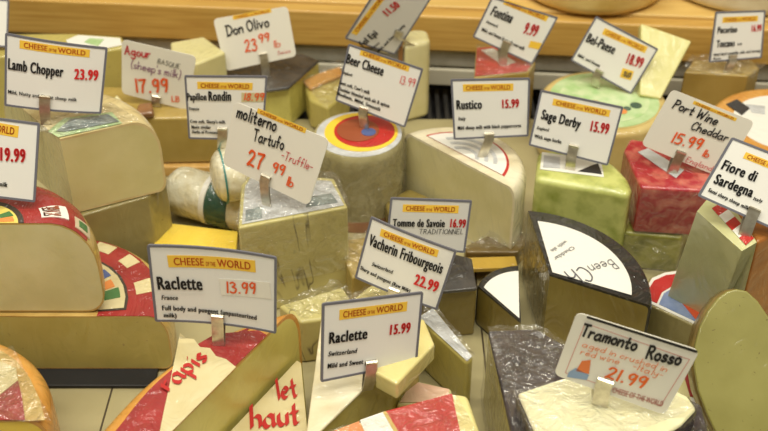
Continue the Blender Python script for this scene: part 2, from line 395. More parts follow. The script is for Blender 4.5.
def card(px, clip, zc, label, texts=(), banner=None, sticker=(), sag=.0, style='print', stock=None, clip_w=.0085, extra=None, yaw0=0):
    """px: corners TL TR BR BL in the photo; clip = (top x,y, bottom x,y); zc = height of what the clip stands on"""
    q = at(clip[2], clip[3], zc)
    n, c = solve_card(px, q, yaw0)
    e = ((c[1] - c[0]) + (c[2] - c[3])) / 2; f = ((c[3] - c[0]) + (c[2] - c[1])) / 2
    ctr = mid(c); wd, ht = e.length, f.length
    u = e.normalized(); v = f - u * f.dot(u); v.normalize()          # v points down the card
    n = v.cross(u).normalized()
    if n.y > 0: n = -n
    n0 = n
    def flat(a, b):                                                   # the card is very slightly out of square
        s, t = a / wd + .5, b / ht + .5
        return (c[0] * (1 - s) + c[1] * s) * (1 - t) + (c[3] * (1 - s) + c[2] * s) * t
    def loc(x, y):                                                    # photo point -> card plane coordinates
        p = on_plane(x, y, ctr, n0); a = b = 0.0
        for _ in range(12):
            e = p - flat(a, b); a += e.dot(u); b += e.dot(v)
        return a, b
    def pt(a, b, d=0):                                                # card coordinates -> space, following the bend
        t = 2 * a / wd
        return flat(a, b) + n * (d + sag * (1 - t * t))
    ppm = ht / max(1, math.hypot(px[3][0] - px[0][0], px[3][1] - px[0][1]))
    root = thing('price_card', down(q, zc), label, 'price card', 'cheese price cards')
    TH = .0007
    # card outline on a grid
    NX = 16
    r = .08 * ht if style == 'hand' else .02 * ht
    def outline(inset):
        hw, hh = wd / 2 - inset, ht / 2 - inset; rr = max(r - inset, .0004); o = []
        for sx, sy, a0 in ((1, -1, -90), (1, 1, 0), (-1, 1, 90), (-1, -1, 180)):
            for k in range(5):
                a = math.radians(a0 + 90 * k / 4)
                o.append((sx * (hw - rr) + rr * math.cos(a), sy * (hh - rr) + rr * math.sin(a)))
        return o
    def strip(inset, d0, d1, name, m, parent):                       # column-wise sheet so that it bends
        hw, hh = wd / 2 - inset, ht / 2 - inset; rr = max(r - inset, .0004)
        xs = [-hw + rr * (1 - math.cos(PI / 2 * k / 4)) for k in range(5)] + [-hw + rr + (2 * hw - 2 * rr) * k / NX for k in range(1, NX)] + [hw - rr * (1 - math.cos(PI / 2 * k / 4)) for k in range(4, -1, -1)]
        vs, fs = [], []
        for x in xs:
            ex = max(0, abs(x) - (hw - rr)); y = hh - rr + math.sqrt(max(0, rr * rr - ex * ex))
            vs += [pt(x, -y, d1), pt(x, y, d1), pt(x, -y, d0), pt(x, y, d0)]
        for i in range(len(xs) - 1):
            a, b = 4 * i, 4 * i + 4
            fs += [(a, b, b + 1, a + 1), (a + 2, a + 3, b + 3, b + 2), (a, a + 2, b + 2, b), (a + 1, b + 1, b + 3, a + 3)]
        k = 4 * (len(xs) - 1); fs += [(0, 1, 3, 2), (k, k + 2, k + 3, k + 1)]
        return mesh_obj(name, vs, fs, m, parent)
    strip(0, 0, TH, 'card', stock or (card_hand if style == 'hand' else card_white), root)
    if style == 'print':                                             # grey sleeve edge round the card
        o1 = outline(-.0004); o2 = outline(.0013); N = len(o1); vs, fs = [], []
        def dens(o):
            q = []
            for i in range(len(o)):
                a, b = o[i], o[(i + 1) % len(o)]
                k = 8 if math.hypot(a[0] - b[0], a[1] - b[1]) > .01 else 1
                for j in range(k): q.append((a[0] + (b[0] - a[0]) * j / k, a[1] + (b[1] - a[1]) * j / k))
            return q
        o1, o2 = dens(o1), dens(o2); N = min(len(o1), len(o2)); o1, o2 = o1[:N], o2[:N]
        for a, b in zip(o1, o2): vs += [pt(*a, TH + .0004), pt(*b, TH + .0004), pt(*a, -.0004), pt(*b, -.0004)]
        for i in range(N):
            a, b = 4 * i, 4 * ((i + 1) % N)
            fs += [(a, b, b + 1, a + 1), (a + 2, a + 3, b + 3, b + 2), (a, a + 2, b + 2, b), (a + 1, b + 1, b + 3, a + 3)]
        mesh_obj('sleeve_edge', vs, fs, sleeve_grey, root)
    def box(p0, p1, h, d, name, m, parent):
        a, b = loc(*p0), loc(*p1); hm = h * ppm
        dx, dy = b[0] - a[0], b[1] - a[1]; l = math.hypot(dx, dy); nx, ny = dy / l, -dx / l
        vs, fs = [], []; K = 8
        for k in range(K + 1):
            t = k / K; x, y = a[0] + dx * t, a[1] + dy * t
            vs += [pt(x, y, d), pt(x + nx * hm, y + ny * hm, d), pt(x, y, d - .00015), pt(x + nx * hm, y + ny * hm, d - .00015)]
        for k in range(K):
            a_, b_ = 4 * k, 4 * k + 4
            fs += [(a_, b_, b_ + 1, a_ + 1), (a_ + 2, a_ + 3, b_ + 3, b_ + 2), (a_, a_ + 2, b_ + 2, b_), (a_ + 1, b_ + 1, b_ + 3, a_ + 3)]
        return mesh_obj(name, vs, fs, m, parent)
    def lay(s, p0, p1, h, d, kind):
        if kind[0] == 'h': vs, fs, base = hand_mesh(s, w=kind[2] if len(kind) > 2 else .9, slant=.12)
        else: vs, fs, base = font_mesh(s, bold=kind[2] if len(kind) > 2 else .03, shear=kind[3] if len(kind) > 3 else 0)
        a, b = loc(*p0), loc(*p1); hm = h * ppm
        dx, dy = b[0] - a[0], b[1] - a[1]; l = math.hypot(dx, dy); nx, ny = dy / l, -dx / l
        return [pt(a[0] + dx * w.x + nx * hm * w.y, a[1] + dy * w.x + ny * hm * w.y, d + w.z) for w in fit(vs, base)], fs
    D1, D2, D3 = TH + .0002, TH + .0004, TH + .0007
    for s in sticker: box(s[0], s[1], s[2], D1 + .0001, 'sticker', s[3], root)
    if banner:
        p0, p1, h = banner[:3]
        bo = box(p0, p1, h, D1, 'banner', ban_yellow, root)
        P0, P1 = Vector(p0), Vector(p1); dn = (P1 - P0); up = Vector((dn.y, -dn.x)).normalized() * h * .2
        its = []
        for s, t0, t1, hh in (('CHEESE', .06, .4, .62), ('OF THE', .42, .53, .36), ('WORLD', .55, .94, .62)):
            a, b = P0 + dn * t0 + up, P0 + dn * t1 + up
            its.append(lay(s, a, b, h * hh, D2, ('f', 0, .012)))
        V, Fc = merge(its); mesh_obj('banner_lettering', V, Fc, ban_red, bo)
    roles = {}
    for role, s, p0, p1, h, m, kind in texts:
        roles.setdefault((role, m.name), []).append(lay(s, p0, p1, h, D3, kind))
    for (role, mn), its in roles.items():
        V, Fc = merge(its); mesh_obj(role + '_lettering', V, Fc, bpy.data.materials[mn], root)
    if extra: extra(root, loc, pt, D1, ppm)
    # clip: a bent steel strip, standing on the cheese, gripping the lower edge of the card
    tx, ty, bx, by = clip
    ct = loc(tx, ty)
    foot = down(q, zc - .0015)
    top = pt(ct[0], ct[1], TH + .0022)
    low = pt(ct[0], min(ct[1] + .006, ht / 2 + .002), TH + .003)
    back = pt(ct[0], ct[1] + .003, -.0014)
    backl = pt(ct[0], ht / 2 + .003, -.0014)
    hw = clip_w / 2
    # width runs along the card, leaning as the card leans
    def rib(path, th=.0006):
        vs, fs = [], []
        for i, p in enumerate(path):
            d = (path[min(i + 1, len(path) - 1)] - path[max(0, i - 1)]).normalized()
            nn = d.cross(u).normalized() * th / 2
            vs += [p - u * hw + nn, p + u * hw + nn, p + u * hw - nn, p - u * hw - nn]
        for i in range(len(path) - 1):
            a, b = 4 * i, 4 * i + 4
            fs += [(a + j, a + (j + 1) % 4, b + (j + 1) % 4, b + j) for j in range(4)]
        fs += [(0, 1, 2, 3), tuple(4 * (len(path) - 1) + j for j in range(4))]
        return vs, fs
    # rounded hook over the top of the front tab
    hook = [top + v * .0012 + n * .0006, top + n * .0012, top - v * .0008, pt(ct[0], ct[1] - .0003, TH + .0008), pt(ct[0], ct[1] + .003, TH + .0004)]
    its = [rib([foot, foot.lerp(low, .35) + n * .0012, low, top + v * .003 + n * .0004, top + v * .0012 + n * .0006]), rib(hook), rib([foot, backl, back])]
    V, Fc = merge(its)
    mesh_obj('clip', V, Fc, steel, root, smooth=40)
    return root

# ------------------------------------------------------------------ more shapes
def pxs(l, z): return [at(x, y, z) for x, y in l]
def block(root, name, px, z1, z0, m, bev=.0025):
    t = pxs(px, z1); return prism(name, t, [down(p, z0) for p in t], m, root, bev)
def newroot(name, px, z0, label, cat, group=None, z1=None):
    c = mid(pxs(px, z1 if z1 is not None else z0)); return thing(name, down(c, z0), label, cat, group)
def lathe(root, name, c, prof, m, axis=Vector((0, 0, 1)), n=48, smooth=40):
    """profile (radius, height along axis) spun about axis through c"""
    axis = axis.normalized(); s = axis.orthogonal().normalized(); t = axis.cross(s)
    vs, fs = [], []; K = len(prof)
    for i in range(n):
        a = 2 * PI * i / n; r = s * math.cos(a) + t * math.sin(a)
        vs += [c + r * q[0] + axis * q[1] for q in prof]
    for i in range(n):
        j = (i + 1) % n
        for k in range(K - 1): fs.append((i * K + k, j * K + k, j * K + k + 1, i * K + k + 1))
    fs.append(tuple(i * K for i in range(n))); fs.append(tuple(i * K + K - 1 for i in range(n)))
    return mesh_obj(name, vs, fs, m, root, smooth=smooth)
def disc(root, name, c, r, m, th=.0004, parent=None, n=48): return lathe(parent or root, name, c, [(r, 0), (r, th)], m, n=n)
def scale_arc(apex, arc, k): return [Vector((apex.x + (p.x - apex.x) * k, apex.y + (p.y - apex.y) * k, p.z)) for p in arc]
def rim_surface(apex, arc, z1, rise, rnd, wide):
    def surf(f, s):
        i = f * (len(arc) - 1); a = int(min(i, len(arc) - 2)); p = arc[a].lerp(arc[a + 1], i - a)
        v = Vector((apex.x - p.x, apex.y - p.y, 0)).normalized()
        a = min(s, 1) * PI / 2
        d = rnd * (1 - math.cos(a)) + max(0, s - 1) * wide; z = z1 - rise * (1 - math.sin(a))
        nn = (-v * math.cos(a) + Vector((0, 0, math.sin(a)))).normalized()
        return Vector((p.x, p.y, 0)) + v * d + Vector((0, 0, z)), nn
    return surf
def rimsheet(root, name, apex, arc, z1, rise, rnd, f0, f1, s0, s1, m, wide=.02, off=.0005, nx=14, ny=8, parent=None):
    """paper following a rounded shoulder: f = fraction along the rim, s = 0 at the belly, 1 at the flat top, beyond 1 further in"""
    surf = rim_surface(apex, arc, z1, rise, rnd, wide)
    vs, fs = [], []
    for i in range(nx + 1):
        for j in range(ny + 1):
            p, nn = surf(f0 + (f1 - f0) * i / nx, s0 + (s1 - s0) * j / ny)
            vs += [p + nn * off, p + nn * off * .2]
    S = ny + 1
    q = lambda i, j, k: 2 * (i * S + j) + k
    for i in range(nx):
        for j in range(ny):
            fs.append((q(i, j, 0), q(i + 1, j, 0), q(i + 1, j + 1, 0), q(i, j + 1, 0))); fs.append((q(i, j, 1), q(i, j + 1, 1), q(i + 1, j + 1, 1), q(i + 1, j, 1)))
    for i in range(nx):
        for j in (0, ny): fs.append((q(i, j, 0), q(i + 1, j, 0), q(i + 1, j, 1), q(i, j, 1)))
    for j in range(ny):
        for i in (0, nx): fs.append((q(i, j, 0), q(i, j + 1, 0), q(i, j + 1, 1), q(i, j, 1)))
    return mesh_obj(name, vs, fs, m, parent or root, smooth=50)
def vein_mat(name, base, base2, vein, scale, width):
    m = mat(name, base, base2, 26, sss=.1, bump=.08, coat=.55, crinkle=.35, rough=.45)
    nt = m.node_tree; N = nt.nodes; L = nt.links; b = N['Principled BSDF']
    src = b.inputs['Base Color'].links[0].from_socket
    tc = N.new('ShaderNodeTexCoord'); n = N.new('ShaderNodeTexNoise'); n.inputs['Scale'].default_value = scale; n.inputs['Detail'].default_value = 3; n.inputs['Distortion'].default_value = .6
    mp = N.new('ShaderNodeMapping'); mp.inputs['Scale'].default_value = (1.5, 1.5, .45); L.new(tc.outputs['Object'], mp.inputs['Vector']); L.new(mp.outputs['Vector'], n.inputs['Vector'])
    r = N.new('ShaderNodeValToRGB'); e = r.color_ramp.elements
    e[0].position = .5 - width; e[0].color = (0, 0, 0, 1); e[1].position = .5 + width; e[1].color = (0, 0, 0, 1)
    k = e.new(.5); k.color = (.9, .9, .9, 1)
    L.new(n.outputs['Fac'], r.inputs['Fac'])
    n2 = N.new('ShaderNodeTexNoise'); n2.inputs['Scale'].default_value = scale * 1.7; L.new(tc.outputs['Object'], n2.inputs['Vector'])
    r3 = N.new('ShaderNodeValToRGB'); r3.color_ramp.elements[0].position = .42; r3.color_ramp.elements[1].position = .52; L.new(n2.outputs['Fac'], r3.inputs['Fac'])
    mu = N.new('ShaderNodeMath'); mu.operation = 'MULTIPLY'; L.new(r.outputs['Color'], mu.inputs[0]); L.new(r3.outputs['Color'], mu.inputs[1])
    mx = N.new('ShaderNodeMixRGB'); L.new(mu.outputs[0], mx.inputs['Fac']); L.new(src, mx.inputs['Color1']); mx.inputs['Color2'].default_value = lin(vein)
    L.new(mx.outputs['Color'], b.inputs['Base Color'])
    return m
paste_vein = vein_mat('truffle veined paste', (204, 194, 128), (190, 178, 112), (80, 68, 48), 17, .013)
WG = 'wrapped cut cheeses on the counter'

# ------------------------------------------------------------------ the counter
def tile_mat():
    m = mat('deck tiles', (172, 162, 122), (160, 150, 112), 12, rough=.35, coat=.2)
    nt = m.node_tree; N = nt.nodes; L = nt.links; b = N['Principled BSDF']; src = b.inputs['Base Color'].links[0].from_socket
    tc = N.new('ShaderNodeTexCoord'); sp = N.new('ShaderNodeSeparateXYZ'); L.new(tc.outputs['Object'], sp.inputs[0])
    ad = N.new('ShaderNodeMath'); ad.operation = 'ADD'; ad.inputs[1].default_value = 10 * .3 + .2178; L.new(sp.outputs[0], ad.inputs[0])
    mo = N.new('ShaderNodeMath'); mo.operation = 'MODULO'; mo.inputs[1].default_value = .3; L.new(ad.outputs[0], mo.inputs[0])
    lt = N.new('ShaderNodeMath'); lt.operation = 'LESS_THAN'; lt.inputs[1].default_value = .0016; L.new(mo.outputs[0], lt.inputs[0])
    mx = N.new('ShaderNodeMixRGB'); L.new(lt.outputs[0], mx.inputs['Fac']); L.new(src, mx.inputs['Color1']); mx.inputs['Color2'].default_value = lin((70, 60, 44))
    L.new(mx.outputs['Color'], b.inputs['Base Color']); return m
def boxv(x0, x1, y0, y1, z0, z1):
    vs = [Vector((x, y, z)) for z in (z0, z1) for x, y in ((x0, y0), (x1, y0), (x1, y1), (x0, y1))]
    return vs, [(0, 3, 2, 1), (4, 5, 6, 7)] + [(i, (i + 1) % 4, 4 + (i + 1) % 4, 4 + i) for i in range(4)]
o = mesh_obj('floor', *boxv(-1.0, 1.0, .25, 1.035, -.03, 0), tile_mat()); o['kind'] = 'structure'
o = mesh_obj('wall_back', *boxv(-1.2, 1.2, 1.75, 1.8, -.1, 1.9), mat('back wall', (150, 128, 90), rough=.7)); o['kind'] = 'structure'

# air grille behind the deck
g = thing('air_grille', Vector((.0, 1.07, -.02)), 'black slotted air grille in the gap behind the cheeses, below the metal rail', 'grille')
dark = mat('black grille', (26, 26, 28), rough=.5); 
mesh_obj('tray', *boxv(-1, 1, 1.036, 1.3, -.032, -.026), dark, g)
its = []
for i in range(120): its.append(boxv(-.6 + i * .01, -.5955 + i * .01, 1.037, 1.19, -.0255, -.016))
V, Fc = merge(its); mesh_obj('slats', V, Fc, mat('grille slats', (52, 50, 48), rough=.45), g)

# wooden shelf with a metal price rail under its front edge
yaw = math.atan2(-.0545, .58)
SR = Matrix.Translation((0, 1.117, 0)) @ Matrix.Rotation(yaw, 4, 'Z')
def sh(b): return [SR @ v for v in b[0]], b[1]
t = thing('wooden_shelf', Vector((0, 1.117, .05)), 'varnished pale wooden shelf board with a metal rail along its lower edge, behind the cheeses', 'shelf')
wd1 = wood('shelf wood', (212, 172, 92), (190, 146, 70), (1.2, 9, 30))
wd2 = wood('shelf wood light', (224, 190, 116), (208, 170, 94), (1.2, 9, 30))
ob = mesh_obj('front_board', *sh(boxv(-1.05, 1.05, -.004, .016, .046, .09)), wd1, t); bevel(ob, .003)
ob = mesh_obj('shelf_board', *sh(boxv(-1.05, 1.05, .0165, .5, .052, .093)), wd2, t); bevel(ob, .002)
rail = mat('rail metal', (186, 182, 168), (170, 164, 148), 60, rough=.4, metal=.3)
ob = mesh_obj('price_rail', *sh(boxv(-1.05, 1.05, .002, .012, .024, .0445)), rail, t); bevel(ob, .002)
ob = mesh_obj('rail_lip', *sh(boxv(-1.05, 1.05, .0, .012, .0, .0215)), mat('rail lip', (196, 190, 170), rough=.45), t); bevel(ob, .002)
ob = mesh_obj('rail_groove', *sh(boxv(-1.05, 1.05, .006, .012, .0217, .0238)), dark, t)
ob = mesh_obj('rear_panel', *sh(boxv(-1.05, 1.05, .015, .0163, -.012, .05)), dark, t)

def full_wheel(root, c, r, z0, z1, m, rise=.012):
    K = 7; prof = [(r - rise * (1 - math.sin(a)), z0 + rise * (1 - math.cos(a))) for a in [PI / 2 * k / (K - 1) for k in range(K)]]
    prof += [(r - rise * (1 - math.cos(a)), z1 - rise * (1 - math.sin(a))) for a in [PI / 2 * k / (K - 1) for k in range(K)]]
    lathe(root, 'rind', Vector((c.x, c.y, 0)), prof, m, n=64)
    lathe(root, 'top_face', Vector((c.x, c.y, 0)), [(r - rise - .001, z1 - .0005), (r - rise - .001, z1 + .0006)], m, n=64)
p = at(604, 20, .0935); c = Vector((p.x - .002, p.y + .088, 0))
t = thing('round_cheese', Vector((c.x, c.y, .0935)), 'golden whole cheese wheel on the wooden shelf, above the leaning greenish slab', 'cheese wheel', 'whole wheels on the wooden shelf')
full_wheel(t, c, .085, .0935, .165, mat('golden wheel rind', (226, 196, 124), (206, 168, 88), 20, bump=.15, coat=.6, crinkle=.4, rough=.4))
p = at(735, 24, .0935); c = Vector((p.x + .04, p.y + .112, 0))
t = thing('round_cheese', Vector((c.x, c.y, .0935)), 'whitish whole cheese wheel on the shelf behind the small card priced 16.99', 'cheese wheel', 'whole wheels on the wooden shelf')
full_wheel(t, c, .1, .0935, .17, mat('whitish wheel rind', (224, 214, 182), (206, 190, 148), 26, bump=.25, rough=.6))

# ------------------------------------------------------------------ two stacked half wheels, near the edge of the deck
LBL_WHEEL = 'half wheels of cheese on the counter'
def half_wheel(label, p0, pm, p1, apex, z0, z1, rise, rnd, paste, rind, t=.003):
    arc = arc3(Vector((*p0, 0)), Vector((*pm, 0)), Vector((*p1, 0)), 40)
    ap = Vector((*apex, 0))
    r = thing('half_round_cheese', Vector((ap.x, ap.y + .03, z0)), label, 'cheese', LBL_WHEEL)
    wheel_piece(r, ap, arc, z0, z1, rise, paste, rind, t, rnd=rnd, low=.5)
    return r, ap, arc
t = thing('shade_strip', Vector((-.3, .68, 0)), 'flat black strip standing for the shade under the lower half wheel', 'tray')
bevel(mesh_obj('shade_plate', *boxv(-.45, -.183, .618, .76, .0002, .0036), dark, t), .001)  # added dark plate in place of the shade beneath the half wheel
r, ap, arc = half_wheel('lower yellow half wheel on the black shade strip, red label peeping out behind a card', (-.170, .637), (-.199, .718), (-.375, .640), (-.275, .637), .004, .060, .022, .014, paste_straw, rind_gold, .0012)
rimsheet(r, 'red_label', ap, arc, .060, .022, .014, .0, .9, .75, 2.6, paper_maroon, wide=.025)
rimsheet(r, 'label_ring', ap, arc, .060, .022, .014, .03, .9, 1.75, 2.62, mat('dark ring print', (60, 50, 44), rough=.5, coat=.6, crinkle=.5), wide=.025, off=.0009)
rimsheet(r, 'label_emblem', ap, arc, .060, .022, .014, .04, .9, 1.84, 2.64, paper_cream, wide=.025, off=.0012)
for k, (f0, f1, s0, s1, m) in enumerate(((.10, .16, .95, 1.5, paper_cream), (.24, .29, .9, 1.4, paper_cream), (.34, .40, .9, 1.35, paper_cream))):
    rimsheet(r, 'label_panel', ap, arc, .060, .022, .014, f0, f1, s0, s1, m, wide=.025, off=.0009, nx=4)
rimsheet(r, 'emblem_print', ap, arc, .060, .022, .014, .10, .16, 2.0, 2.5, mat('green print', (70, 120, 66), rough=.5, coat=.6, crinkle=.5), wide=.025, off=.0016, nx=4)
rimsheet(r, 'emblem_print', ap, arc, .060, .022, .014, .17, .22, 2.1, 2.5, paper_orange, wide=.025, off=.0016, nx=4)
rimsheet(r, 'emblem_print', ap, arc, .060, .022, .014, .24, .29, 2.0, 2.3, paper_blue, wide=.025, off=.0016, nx=4)

r, ap, arc = half_wheel('upper pale half wheel lying on another half wheel under the 19.99 card', (-.2158, .641), (-.2480, .700), (-.385, .645), (-.300, .641), .0615, .147, .040, .030, paste_ivory, rind_gold, .0012)
A1 = (r, ap, arc, .147, .040, .030)
def a1(name, f0, f1, s0, s1, m, off=.0005, **k): return rimsheet(r, name, ap, arc, .147, .040, .030, f0, f1, s0, s1, m, wide=.02, off=off, **k)
lab = a1('red_label', .0, .93, .40, 1.95, paper_maroon, nx=30)
a1('label_ring', .0, .8, 1.95, 2.15, mat('dark ring print', (60, 50, 44)), .0007, nx=24)
a1('label_emblem', .0, .8, 2.16, 4.2, mat('pale yellow paper', (236, 218, 120), (226, 204, 96), 40, rough=.5, coat=.6, crinkle=.5), .0007, nx=24)
a1('emblem_print', .02, .10, 2.3, 3.0, paper_orange, .0011, nx=5)
a1('emblem_print', .11, .2, 2.25, 3.2, mat('green print', (70, 120, 66)), .0011, nx=5)
tg = a1('label_tag', .045, .135, .72, 1.3, paper_white, .0011, nx=6)
a1('label_medal', .02, .085, .36, .62, mat('pale print', (206, 190, 160)), .0011, nx=5)
a1('label_medal', .035, .07, .42, .56, mat('green print', (70, 120, 66)), .0016, nx=5)
vs, fs, base = font_mesh('STAGE', .05); me = []
sf = rim_surface(ap, arc, .147, .040, .030, .02)
for v in fit(vs, base):
    p, nn = sf(.052 + .076 * v.x, .84 + .34 * v.y); me.append(p + nn * .0016)
mesh_obj('tag_lettering', me, fs, mat('brown print', (150, 76, 44)), tg)

# wheel piece in the near corner
arc = arc3(Vector((-.2345, .524, 0)), Vector((-.252, .579, 0)), Vector((-.315, .616, 0)), 24); ap = Vector((-.345, .520, 0))
r = thing('half_round_cheese', Vector((-.29, .56, 0)), 'orange rimmed wheel piece in crinkled film with a cream and maroon label, near corner', 'cheese', LBL_WHEEL)
wheel_piece(r, ap, arc, 0, .066, .02, paste_yellow, rind_orange, .003, rnd=.014)
decal(r, 'rim_paper', [(-40, 349), (2, 351), (16, 360), (30, 378), (40, 400), (45, 420), (24, 421), (-40, 421)], .066, rind_gold, 1)
decal(r, 'cream_label', [(-40, 358), (0, 361), (16, 368), (18, 380), (-2, 396), (-40, 410)], .066, paper_cream, 3)
decal(r, 'maroon_label', [(18, 380.5), (22, 397), (25, 420), (-40, 420), (-40, 411), (-2, 396.5)], .066, paper_maroon, 3)
film_top(r, [(-30, 352), (-30, 422), (52, 424), (14, 350)], .068, amp=.004)

# half wheel with the white and red gothic label (card 13.99)
c0 = at(290, 324, .098); c1 = at(160, 441, .098)
P_end = Vector((-.063, .609, 0)); ap = Vector((c1.x, c1.y, 0))
arc = arc3(Vector((-.196, .470, 0)), Vector((-.1465, .556, 0)), P_end, 36)
r = thing('half_round_cheese', Vector((-.13, .53, 0)), 'half wheel with torn white paper and red gothic lettering, carrying the 13.99 card', 'cheese', LBL_WHEEL)
wheel_piece(r, ap, arc, 0, 0.098, .03, mat('ripe yellow paste', (218, 206, 120), (206, 192, 104), 24, sss=.15, bump=.05, coat=.6, crinkle=.2, rough=.45), rind_orange, .003, rnd=.018)
rimsheet(r, 'red_label', ap, arc, .098, .03, .018, .0, .86, 1.02, 3.6, paper_maroon, wide=.012)
inner = scale_arc(ap, arc, .72)
z = .0985
decal(r, 'red_label', [(150, 420), (162, 390), (178, 362), (196, 345), (215, 334), (258, 330), (267, 335), (235, 366), (172, 429), (155, 431)], z, paper_maroon, 1)
pw = decal(r, 'white_paper', [(180, 333), (186, 338), (194, 339), (200, 347), (210, 348), (216, 356), (226, 359), (236, 367), (205, 398), (172, 431), (158, 440), (164, 410), (168, 392)], z, paper_cream, 3)
flat_text(r, 'gothic_lettering', 'rapis', (168, 391), (210, 357), .0165, z, ink_gothic, parent=pw, hand=True, layer=5, w=2.4, nib=.65, jit=.1)
# the lower piece beside it, its label reading haut
l0 = P_end.copy() ; l1 = Vector((c1.x, c1.y, 0)); dv = (l0 - l1).normalized(); nv = Vector((dv.y, -dv.x, 0)) * .003
zt = .05
q0 = down(l1.lerp(l0, .94) + nv, zt); q1 = down(l1 + nv, zt); e0 = at(302, 362, zt); e1 = at(310, 447, zt)
r = thing('cheese_wedge', down(mid([q0, q1, e0, e1]), 0), 'low cheese piece covered by cream paper with big red gothic letters', 'cheese', WG)
tp = [q0, q1, at(240, 470, zt), e1, e0]
prism('paste', tp, [down(p, 0) for p in tp], paste_olive, r, .002)
cc = mid(tp); tp2 = [p.lerp(cc, .03) + Vector((0, 0, EPS)) for p in tp]
pw = slab('cream_paper', tp2, .0004, paper_cream, r)
flat_text(r, 'gothic_lettering', 'let', (278, 399), (299, 396), .021, zt, ink_gothic, parent=pw, hand=True, layer=3, w=2.6, nib=.65, jit=.1)
flat_text(r, 'gothic_lettering', 'haut', (250, 428), (301, 423), .022, zt, ink_gothic, parent=pw, hand=True, layer=3, w=2.6, nib=.65, jit=.1)

# wedge under the card 15.99
r = newroot('cheese_wedge', [(322, 312), (420, 345)], 0, 'straw coloured wedge with a white rind top under the swiss card priced 15.99', 'cheese', WG, .075)
pp = [(322, 312), (305, 442), (313, 438), (362, 390), (420, 346), (417, 312)]
block(r, 'paste', pp, .0722, 0, paste_straw, .002)
block(r, 'white_rind', pp, .0755, .0725, rind_white, .0012)
r = newroot('cheese_slice', [(424, 322), (397, 383)], .076, 'pale butter coloured slice lying on the wedge behind the swiss card priced 15.99', 'cheese', WG, .092)
block(r, 'paste', [(424, 318), (435, 344), (397, 384), (375, 372), (386, 325)], .092, .0762, paste_butter, .002)
r = newroot('cheese_wedge', [(418, 312), (467, 363)], 0, 'small pointed wedge with a crumpled silver top, beside the pale butter coloured slice', 'cheese', WG, .05)
pp = [(416, 316), (434, 306), (474, 357), (467, 363), (428, 327)]
block(r, 'paste', pp, .05, 0, paste_straw, .003)
decal(r, 'silver_label', [(419, 317), (433, 308), (472, 356), (467, 361), (429, 326)], .0502, paper_grey, 1)
film_top(r, [(417, 316), (468, 364), (475, 357), (434, 305)], .0518, amp=.003)
# pink wrapped piece and the striped wrapper at the very front
r = newroot('cheese_wedge', [(404, 405), (448, 390)], 0, 'low pink wrapped piece between the pale slice and the red striped wrapper', 'cheese', WG, .03)
block(r, 'paste', [(396, 404), (410, 378), (452, 388), (452, 404)], .035, 0, paste_pale, .003)
decal(r, 'pink_label', [(400, 402), (412, 381), (449, 389), (449, 402)], .0352, mat('pink paper', (222, 176, 150), (232, 200, 170), 50, rough=.5, coat=.8, crinkle=.8), 1)
r = newroot('cheese_wedge', [(330, 431), (480, 440)], 0, 'wedge in a bright red, white and orange striped wrapper at the front edge', 'cheese', WG, .075)
zt = .075
block(r, 'paste', [(318, 436), (386, 410), (452, 392), (468, 394), (486, 447), (470, 480), (330, 480)], zt, 0, paste_butter, .004)
decal(r, 'red_label', [(386, 411), (452, 393.5), (462, 440), (452, 470), (420, 470)], zt, paper_red, 1)
decal(r, 'white_stripe', [(360, 420), (384, 411.5), (418, 470), (380, 470)], zt, paper_white, 1)
decal(r, 'gold_stripe', [(383, 412), (386, 411), (422, 470), (416, 470)], zt, mat('gold paper', (206, 176, 96), rough=.4, coat=.5), 2)
decal(r, 'orange_stripe', [(326, 434), (359, 421), (384, 470), (340, 470)], zt, paper_orange, 1)
film_top(r, [(322, 434), (390, 470), (484, 445), (455, 393)], .0762, amp=.0006)

# ------------------------------------------------------------------ the corner under the card 21.99
r = newroot('cheese_wedge', [(488, 330), (700, 470)], 0, 'large wedge with a wine dark rind beneath the white piece with the 21.99 card', 'cheese', WG, .08)
pp = [(488, 330), (512, 436), (524, 480), (722, 480), (702, 405), (640, 372), (562, 343), (536, 328)]
block(r, 'paste', pp, .0755, 0, paste_straw, .003)
block(r, 'rind', pp, .0805, .0758, rind_wine, .002)
film_top(r, [(487, 330), (516, 440), (575, 350), (537, 327)], .0815, amp=.003)
film_face(r, (488, 330), (512, 436), .08, .004, amp=.001)
r = newroot('cheese_wedge', [(516, 391), (690, 440)], .081, 'white moist piece with a dark rim carrying the handwritten card priced 21.99', 'cheese', WG, .1)
pp = [(515, 392), (560, 377), (610, 371), (655, 378), (690, 395), (699, 408), (684, 424), (640, 452), (600, 475), (550, 470), (533, 433)]
block(r, 'rind', pp, .100, .081, rind_wine, .004)
c = mid(pxs(pp, .1)); tp = [p.lerp(c, .03) for p in pxs(pp, .1025)]
prism('paste', tp, [down(p, .0985) for p in tp], paste_white, r, .002)
film_top(r, [(512, 392), (545, 468), (700, 408), (612, 370)], .1035, amp=.0005, freq=45)
